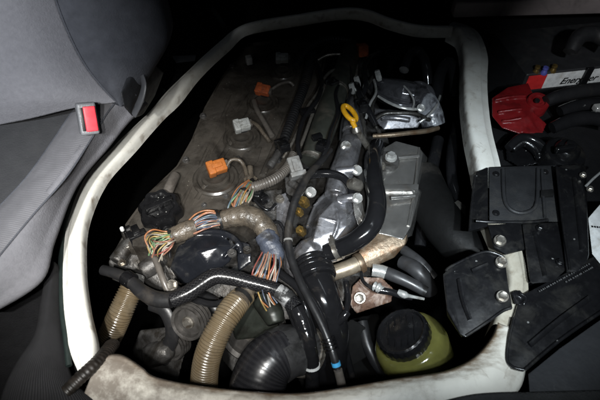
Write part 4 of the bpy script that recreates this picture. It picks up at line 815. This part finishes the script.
prism('plate', [(445, 272, .004), (452, 265, .006), (484, 251, .010), (505, 256, .010), (508, 282, .010), (513, 308, .008), (502, 312, .006), (485, 324, .002), (466, 337, -.003), (460, 334, -.004), (447, 310, -.004)], .005, M_satin, lp, .002)
hull('plate_lip', [(443, 274, .002), (446, 272, .004), (449, 312, -.004), (462, 336, -.004), (447, 316, -.035), (462, 338, -.035), (443, 276, -.03)], M_satin, lp, .001)
bolt(501.5, 262, .015, 4.6, lp, M_zinc, (-.1, -.25, 1)); bolt(502.5, 296.5, .014, 4.6, lp, M_zinc, (-.1, -.25, 1))
t = cast('edge_clip', [('h', [(511, 292, .012), (520, 289, .014), (526, 297, .012), (520, 306, .010), (514, 304, .008), (516, 300, -.01)]), ('t', [(519, 293, .014, 2), (526, 298, .014, 2), (523, 305, .012, 2)])], M_plastic, None, voxel=.0014); tag(t, 'small black clip on the cream frame beside the two bolts', 'clip')
# large stepped side panel
sp_ = thing('radiator_shroud', 'large black side shroud with raised bar and small print', 'shroud', P(560, 290, -.03))
prism('panel_sheet', [(520, 296, .010), (545, 283, .012), (575, 268, .014), (590, 258, .014), (620, 246, .014), (620, 300, .012), (560, 341, .010), (524, 371, .006), (512, 368, .004), (506, 360, .002), (508, 340, .004), (514, 316, .008)], .006, M_satin, sp_, .0022)
hull('raised_bar', [(556, 166, .030), (580, 164, .034), (587, 206, .034), (583, 222, .034), (589, 255, .030), (587, 262, .028), (578, 272, .024), (566, 272, .022), (558, 170, -.0), (566, 274, .0), (589, 258, .0), (586, 165, .0)], M_satin, sp_, .003)
tube('bar_edge', [(557, 167, .032, 1.4), (562, 215, .028, 1.4), (570, 270, .024, 1.4)], M_satin, sp_, seg=8)
hull('bar_foot', [(522, 224, .012), (558, 222, .012), (566, 270, .016), (553, 282, .014), (530, 284, .012), (526, 252, .010), (524, 226, -.02), (550, 282, -.02), (560, 226, -.02)], M_satin, sp_, .002)
bm = bmesh.new()
A, B = P(541, 292, .0178), P(592, 264, .0192); d = (B-A).normalized(); v = Vector((-d.y, d.x, 0))
random.seed(3)
for row in range(2):
    s = 0
    while s < (B-A).length*(1 if row == 0 else .55):
        wd = random.uniform(.0010, .0024); q = A+d*((B-A).length*(0 if row == 0 else .45)+s)-v*(-.002+row*.006)
        q.z = q.z-.0012; box_bm(bm, q, (wd, .0020, .0004), d, v, (0, 0, 1), 0); s += wd+random.uniform(.001, .0028)
emit('small_print', bm, M_label_grey, sp_, 0)
lt = thing('sticker_box', 'white stickered box at the right edge behind the black bar', 'box', P(598, 235, -.02))
hull('box_body', [(588, 218, .022), (602, 202, .022), (625, 202, .022), (625, 264, .022), (600, 264, .018), (592, 254, .018), (604, 204, -.03), (625, 262, -.03), (593, 250, -.03)], M_label, lt, .0015)
bm = bmesh.new()
for i in range(4): box_bm(bm, P(592.5+i*2.6, 226.5+i*.3, .0232), (.0022, .003, .0005), bev=0)
emit('small_print', bm, M_black, lt, 0)
t = hull('corner_cover', [(528, 374, -.004), (560, 348, -.002), (625, 302, .002), (640, 410, .0), (530, 404, -.004), (530, 374, -.03), (640, 400, -.03), (625, 306, -.03)], mat('worn_dark_panel', (.028, .029, .032), .5, dirt=(.055, .055, .055), dscale=7, dlo=.54, dhi=.70, wear=(.10, .10, .105), bump=.15), None, .002); tag(t, 'worn dark grey cover in the bottom right corner', 'cover')
tag(tube('bar_cable', [(586, 186, .038, 1.3), (594, 178, .04, 1.3), (606, 168, .04, 1.3)], M_gplug, None, seg=8), 'thin grey cable over the black raised bar', 'cable')
for i, (x, y, z) in enumerate(((583, 175, .038), (590, 189, .038))):
    tag(bolt(x, y, z, 2.6, None, M_zinc), ('upper' if i == 0 else 'lower')+' tiny screw on the black raised bar', 'screw')
# glossy cap
gc = thing('filler_cap', 'glossy black round cap behind the shroud', 'cap', P(565, 155, -.03)); k = mpp(565, 152, .02)
lathe('cap_dome', [(21*k, -.03), (21*k, -.004), (19.5*k, .003), (17*k, .005), (13*k, .004), (12*k, .012), (10*k, .016), (6*k, .017), (5*k, .024), (0, .025)], P(565, 153, .015), M_plastic, gc, n=(.05, -.1, 1), seg=40)
obox('cap_grip', P(565, 149, .04), (20*k, 5*k, .012), (1, .2, 0), (-.2, 1, 0), (0, 0, 1), M_plastic, gc, .003)
tag(cast('dark_bracket', [('h', [(505, 140, -.02), (540, 140, -.01), (548, 162, -.01), (520, 168, -.02), (506, 160, -.03), (530, 150, -.06)]), ('t', [(512, 150, -.005, 4), (524, 142, .005, 5), (536, 150, .0, 5), (540, 160, -.005, 4)])], M_plastic, None, voxel=.002), 'lumpy black bracket between red cover and shroud', 'bracket')
tag(tube('dark_hose', [(508, 148, .005, 4), (520, 138, .012, 4.5), (534, 140, .012, 4.5), (546, 150, .006, 4.5)], M_rubber, None, seg=12), 'short black hose under the red terminal cover', 'hose')
# battery
ba = thing('battery', 'black car battery with red and white lettered label', 'battery', P(570, 90, -.2))
zb = .0; A, B = P(527, 74.5, zb), P(660, 60, zb); d = (B-A).normalized(); v = Vector((-d.y, d.x, 0)); Lb = .42; up_ = Vector((0, 0, 1))
obox('battery_case', A+d*Lb/2+v*.08+Vector((0, 0, -.10)), (Lb, .16, .20), d, v, (0, 0, 1), M_plastic_matt, ba, .005)
a0 = P(531, 76, zb)-v*.0; a0.z = zb-.004; a0 = A+d*((a0-A).dot(d)); a0.z = zb-.004; LW = 14*mpp(540, 80, zb)/math.cos(R(37)); rl = 20*mpp(540, 80, zb)
fz = -v*.0012
obox('label_red', a0+d*(rl/2)-up_*(LW/2)+fz, (rl, LW, .0016), d, up_, -v, M_label_red, ba, .0004)
obox('label_white', a0+d*(rl+.125)-up_*(LW/2)+fz, (.25, LW, .0016), d, up_, -v, M_label, ba, .0004)
text('label_text', 'Energizer', a0+d*(rl+.036)-up_*(LW*.80)+fz*2, d, up_, LW*.62, M_black, ba, .0008, .35, .0003)
zt = Vector((0, 0, .0015))
for x, y, m in ((536, 68, M_brass), (544, 69, mat('blue_vent', (.08, .09, .35), .5)), (553, 67, M_brass)):
    k = mpp(x, y, -.01); lathe('vent_plug', [(0, .012), (2.4*k, .012), (2.8*k, .008), (2.0*k, .006), (2.6*k, .003), (3.2*k, 0), (3.2*k, -.004)], P(x, y+3, .0005), m, ba, seg=18)
tag(obox('battery_strap', A+d*((P(588, 80, -.02)-A).dot(d))-v*.006-up_*.03, (.015, .07, .006), d, up_, -v, M_plastic, None, .0015), 'black strap hanging over the battery label', 'strap')
rc = thing('terminal_cover', 'red plastic battery terminal cover with round cable boot', 'cover', P(518, 115, -.05))
cast('cover_shell', [('h', [(492, 98, .015), (508, 87, .02), (528, 83, .02), (534, 96, .02), (528, 116, .02), (536, 128, .01), (520, 134, .005), (502, 128, .005), (492, 116, .005), (494, 100, -.03), (530, 90, -.03), (534, 130, -.03), (500, 126, -.03)]),
      ('h', [(520, 112, .015), (534, 112, .018), (547, 124, .010), (543, 133, .005), (524, 134, .008), (530, 124, -.02)]),
      ('t', [(495, 100, .018, 1.6), (510, 97, .024, 1.6), (526, 96, .024, 1.6)]), ('t', [(498, 112, .014, 1.6), (512, 110, .022, 1.6), (522, 109, .024, 1.6)]), ('t', [(502, 121, .010, 1.6), (512, 120, .016, 1.6), (522, 118, .022, 1.6)])], M_red, rc, voxel=.0016, smooth=2)
k = mpp(538, 102, .025); lathe('cable_boot', [(11*k, -.02), (11*k, .002), (10*k, .005), (7*k, .005), (6*k, .001), (4*k, .001), (3.6*k, .006), (0, .007)], P(538, 102, .022), M_red, rc, n=(-.05, -.2, 1), seg=28)
lathe('boot_core', [(0, .003), (2.4*k, .003), (2.6*k, 0)], P(537, 101, .030), M_black, rc, n=(-.05, -.2, 1), seg=16)
tag(tube('battery_cable', [(546, 101, .028, 5), (556, 97, .030, 6), (572, 93, .026, 6.5), (592, 90, .02, 6.5), (616, 88, .01, 6.5)], M_rubber_matt, None, seg=16), 'thick black cable leaving the red terminal cover', 'cable')
for lab, pts, m in (('black cable bundle below the battery label', [(560, 112, .0, 6), (576, 106, .008, 6), (594, 104, .01, 6), (615, 104, .01, 6)], M_rubber),
                    ('glossy black hose right of the red cover', [(552, 128, -.005, 6), (572, 120, .005, 7), (592, 118, .01, 7), (612, 122, .01, 7)], M_rubber)):
    tag(tube('loom', pts, m, None, seg=14), lab, 'cable')
tag(obox('silver_connector', P(598, 108, .02), (.016, .014, .012), d, v, (0, 0, 1), M_bright, None, .003), 'silver connector at the right edge below the label', 'connector')
# rear body panels behind the battery
t = thing('rear_panel', 'dull grey body panel behind the battery', 'panel', Vector((.45, 1.2, -.05)))
bm = bmesh.new(); box_bm(bm, (.72, 1.215, .05), (.74, .02, .30), bev=.004); emit('panel_sheet', bm, M_wall, t, 35)
for x, z in ((.52, .06), (.66, .075)):
    bm = bmesh.new(); box_bm(bm, (x, 1.200, z), (.07, .02, .11), bev=.009, seg=3); emit('panel_pressing', bm, M_wall, t, 35)
lathe('panel_grommet', [(.030, -.01), (.034, .004), (.028, .010), (.020, .006), (0, .005)], (.74, 1.197, .085), M_plastic_matt, t, n=(0, -1, .2), seg=28)
tag(tube('panel_hose', [(570, 52, .05, 7), (580, 36, .07, 8), (596, 34, .07, 8), (612, 44, .06, 8)], M_rubber_matt, None, seg=14), 'dark hose arching in front of the grey body panel', 'hose')
t = obox('trim_strip', Q(560, 4, 1.02), (.46, .03, .036), (1, 0, .03), (0, 1, 0), (0, 0, 1), M_pinkgrey, None, .006); tag(t, 'pale pinkish trim strip along the top right edge', 'trim')
t = tube('far_bracket', [(213, 10, .0, 2.5), (219, 18, .0, 2.5), (224, 26, -.005, 2.5)], M_wall, None, seg=8); tag(t, 'dim grey rod outside the far left bend of the frame', 'rod')

# ================================================================== SMALL CLUTTER BETWEEN THE BIG PIECES
M_dkmetal = mat('dark_oily_steel', (.06, .057, .052), .3, .5, dirt=(.02, .018, .016), dscale=40, bump=.2, bscale=200)
for nm, lab, cat, pts, m in (
    ('vacuum_hose', 'thin black hose from the pale sensor plug to the far plugs', 'hose', [(300, 158, -.03, 2.4), (298, 140, -.022, 2.4), (304, 118, -.02, 2.4), (318, 98, -.02, 2.4), (322, 80, -.03, 2.2), (316, 62, -.04, 2.2)], M_rubber),
    ('vacuum_hose', 'thin black hose snaking over the top of the olive hose', 'hose', [(316, 166, -.03, 2.2), (326, 150, -.016, 2.2), (331, 132, -.012, 2.2), (338, 112, -.014, 2.2), (336, 92, -.016, 2.2), (346, 74, -.03, 2.2)], M_rubber),
    ('wire_lead', 'thin dark wire along the right side of the olive hose', 'wire', [(340, 140, -.03, 1.2), (342, 122, -.02, 1.2), (348, 100, -.02, 1.2), (352, 84, -.025, 1.2), (350, 66, -.03, 1.2)], M_rubber_matt),
    ('metal_line', 'dark metal line behind the yellow dipstick', 'pipe', [(366, 146, -.06, 2), (364, 126, -.04, 2), (360, 108, -.03, 2), (364, 92, -.03, 2), (372, 78, -.04, 2)], M_dkmetal),
    ('metal_line', 'dark metal line under the intake elbow strip', 'pipe', [(372, 122, -.045, 2), (384, 114, -.036, 2), (400, 113, -.032, 2), (416, 114, -.034, 2), (430, 120, -.05, 2)], M_dkmetal),
    ('metal_line', 'dark metal line dropping beside the throttle case', 'pipe', [(376, 96, -.04, 1.8), (372, 108, -.036, 1.8), (374, 122, -.04, 1.8), (380, 134, -.06, 1.8)], M_dkmetal),
    ('wire_lead', 'black wire from the filler cap corner under the front tape', 'wire', [(150, 224, -.06, 1.6), (158, 230, -.052, 1.6), (168, 244, -.05, 1.6), (170, 258, -.06, 1.6)], M_rubber),
    ('wire_lead', 'black wire looping between the blue tape and the casting', 'wire', [(268, 226, -.04, 1.6), (278, 222, -.034, 1.6), (284, 232, -.04, 1.6), (283, 250, -.05, 1.6), (276, 266, -.06, 1.6)], M_rubber),
    ('wire_lead', 'black wire below the green and orange wire branch', 'wire', [(252, 196, -.05, 1.5), (258, 204, -.046, 1.5), (268, 210, -.05, 1.5), (276, 204, -.05, 1.5)], M_rubber),
    ('black_cable', 'black cable under the front housing toward the tan conduit', 'cable', [(176, 288, -.10, 3.4), (196, 300, -.095, 3.6), (216, 304, -.09, 3.6), (234, 296, -.08, 3.4)], M_rubber),
    ('black_cable', 'black cable beside the ribbed collar of the lower hose', 'cable', [(298, 262, -.08, 3), (297, 280, -.068, 3.2), (303, 300, -.07, 3.2), (310, 320, -.085, 3.2), (318, 345, -.11, 3)], M_rubber),
    ('black_cable', 'black cable hanging right of the lower hose', 'cable', [(346, 282, -.12, 3), (348, 300, -.12, 3.2), (344, 324, -.13, 3.4), (346, 350, -.17, 3.4), (352, 376, -.22, 3.4)], M_rubber),
    ('drain_hose', 'dark hose curving under the reservoir', 'hose', [(362, 322, -.18, 6), (368, 346, -.19, 6), (380, 368, -.21, 6), (400, 386, -.24, 6)], M_rubber_matt),
    ('drain_hose', 'dark hose running down right of the steel cooler', 'hose', [(438, 140, -.12, 6), (434, 160, -.12, 6), (430, 184, -.14, 6), (424, 214, -.17, 6), (420, 246, -.2, 6)], M_rubber),
    ('drain_hose', 'black hose between the right pillar and the dusty duct', 'hose', [(458, 120, -.13, 5), (452, 150, -.12, 5.4), (452, 180, -.13, 5.4), (460, 206, -.15, 5.4)], M_rubber),
    ('pulley_hose', 'dark coolant hose below the front housing', 'hose', [(196, 296, -.15, 8), (214, 306, -.15, 8.5), (222, 322, -.17, 8.5), (220, 344, -.2, 8.5)], M_rubber_matt)):
    tag(tube(nm, pts, m, None, seg=12), lab, cat)
for lab, x, y, z, dims, yaw, m in (
    ('black plug on the fat olive hose near the sensor plug', 322, 146, -.018, (.018, .024, .014), -20, M_plastic),
    ('black plug behind the yellow dipstick loop', 362, 106, -.02, (.018, .026, .018), 15, M_plastic),
    ('black plug at the top of the thin fuel pipes', 333, 84, -.02, (.020, .022, .016), 30, M_plastic),
    ('black plug beside the dull pipe union', 283, 146, -.035, (.020, .026, .016), 25, M_plastic),
    ('black plug beside the oily casting', 262, 198, -.05, (.016, .022, .014), 40, M_plastic),
    ('small black relay block beside the oil filler cap', 138, 236, -.085, (.030, .034, .026), 30, M_plastic)):
    t = thing('cable_plug', lab, 'connector', P(x, y, z-.02)); c = P(x, y, z); rot = Matrix.Rotation(R(yaw), 3, 'Z') @ Matrix.Rotation(R(-15), 3, 'X')
    obox('plug_body', c, dims, rot.col[0], rot.col[1], rot.col[2], m, t, .002); obox('plug_shell', c+rot.col[1]*dims[1]*.45, (dims[0]*1.2, dims[1]*.3, dims[2]*1.2), rot.col[0], rot.col[1], rot.col[2], m, t, .002)
    obox('latch', c+rot.col[2]*dims[2]*.55, (dims[0]*.4, dims[1]*.7, dims[2]*.2), rot.col[0], rot.col[1], rot.col[2], m, t, .0008)
t = cast('pipe_bracket', [('h', [(352, 92, -.04), (362, 88, -.035), (368, 98, -.036), (362, 116, -.045), (354, 112, -.05), (360, 100, -.07)]), ('t', [(352, 84, -.03, 3), (358, 92, -.028, 3.2), (356, 102, -.034, 3)])], M_dkmetal, None, voxel=.0014); tag(t, 'dark bracket holding the pipe nuts left of the elbow', 'bracket')
t = cast('rail_bracket', [('h', [(284, 176, -.07), (300, 178, -.06), (308, 188, -.062), (300, 200, -.075), (286, 194, -.08), (296, 188, -.10)]), ('t', [(290, 182, -.058, 4), (302, 190, -.058, 4)])], M_alu_dark, None, voxel=.0014); tag(t, 'oily bracket between sensor plug and brass fittings', 'bracket')
o = lathe('hose_washer', [(0, .003), (2.0*.0015, .003), (2.3*.0015, 0), (2.3*.0015, -.003)], P(122, 229, -.06), M_label, None, seg=16); tag(o, 'tiny white dot of a plastic plug left of the oil cap', 'plug')
tube('plug_stem', [(122, 229.5, -.062, 1.6), (124, 236, -.085, 2), (128, 244, -.11, 3)], M_dkmetal, o, seg=8)

def rolled(parent, pts, r, m=M_satin):
    for p, q in zip(pts, pts[1:]): tube('rolled_edge', [(*p, r), tuple((x+y)/2 for x, y in zip(p, q))+(r,), (*q, r)], m, parent, seg=8)
tube('rolled_edge', [(446, 271, .0055, 1.5), (453, 265.5, .0075, 1.5), (484, 252, .0115, 1.5), (503, 256.5, .0115, 1.5)], M_satin, lp, seg=8)
tube('rolled_edge', [(466, 336, -.002, 1.6), (485, 323.5, .003, 1.6), (502, 311.5, .007, 1.6), (511, 308, .009, 1.6)], M_satin, lp, seg=8)
tube('pressed_bead', [(459, 279, .0075, 2.6), (463, 300, .0045, 2.6), (470, 320, .001, 2.6)], M_satin, lp, seg=12, flat=.4)
tube('pressed_bead', [(472, 271, .0085, 2.2), (488, 264, .0105, 2.2)], M_satin, lp, seg=12, flat=.4)
tube('rolled_edge', [(514, 318, .009, 1.6), (509, 340, .0055, 1.6), (507, 359, .003, 1.6), (513, 367, .005, 1.6), (524, 370, .0075, 1.6)], M_satin, sp_, seg=8)
tube('rolled_edge', [(525, 369.5, .0075, 1.8), (560, 340, .0115, 1.8), (600, 312.5, .0130, 1.8), (622, 298, .0135, 1.8)], M_satin, sp_, seg=8)
tube('pressed_bead', [(530, 345, .0085, 3.2), (560, 320, .0115, 3.2), (590, 298, .0135, 3.2)], M_satin, sp_, seg=12, flat=.35)
tube('pressed_bead', [(534, 232, .0135, 2.4), (540, 256, .0145, 2.4), (545, 276, .0155, 2.4)], M_satin, sp_, seg=12, flat=.5)
tube('pressed_bead', [(574, 178, .0345, 2.4), (578, 214, .0335, 2.4), (582, 250, .0305, 2.4)], M_satin, sp_, seg=12, flat=.5)
for x, y, z in ((540, 228, .0150), (560, 262, .018)): bolt(x, y, z, 3, sp_, M_plastic)
for x, y in ((496, 174), (496, 213), (545, 172)): lathe('shroud_rivet', [(0, .003), (.004, .0028), (.0055, .001), (.006, -.002)], P(x, y, .0125), M_plastic, sh, seg=16)
tube('shroud_rib', [(542, 170, .014, 1.6), (543, 192, .014, 1.6), (545, 218, .014, 1.6)], M_plastic_matt, sh, seg=10)
tube('shroud_rib', [(503, 170, .0145, 2), (504, 196, .0145, 2), (509, 208, .0145, 2), (520, 213, .0145, 2), (532, 210, .0145, 2), (537, 200, .0145, 2), (538, 169, .0145, 2)], M_plastic_matt, sh, seg=10)
tube('shroud_rib', [(475, 176, .0045, 1.4), (472, 204, -.001, 1.4), (470, 230, -.006, 1.4)], M_satin, sh, seg=8)

for nm, lab, pts, m in (('band_clip', 'bright wire clip over the intake elbow', [(404, 86, -.024, 1), (411, 94, -.022, 1), (414, 102, -.026, 1), (412, 110, -.03, 1)], M_bright),
                        ('metal_line', 'bright thin line beside the hazy elbow mouth', [(420, 122, -.05, 1.3), (428, 116, -.042, 1.3), (436, 106, -.04, 1.3), (440, 96, -.05, 1.3)], M_bright),
                        ('metal_line', 'bright thin line between dipstick and intake elbow', [(366, 118, -.03, 1.4), (370, 104, -.026, 1.4), (376, 92, -.03, 1.4), (374, 80, -.04, 1.4)], M_bright)):
    tag(tube(nm, pts, m, None, seg=10), lab, 'clip' if 'clip' in nm else 'pipe')
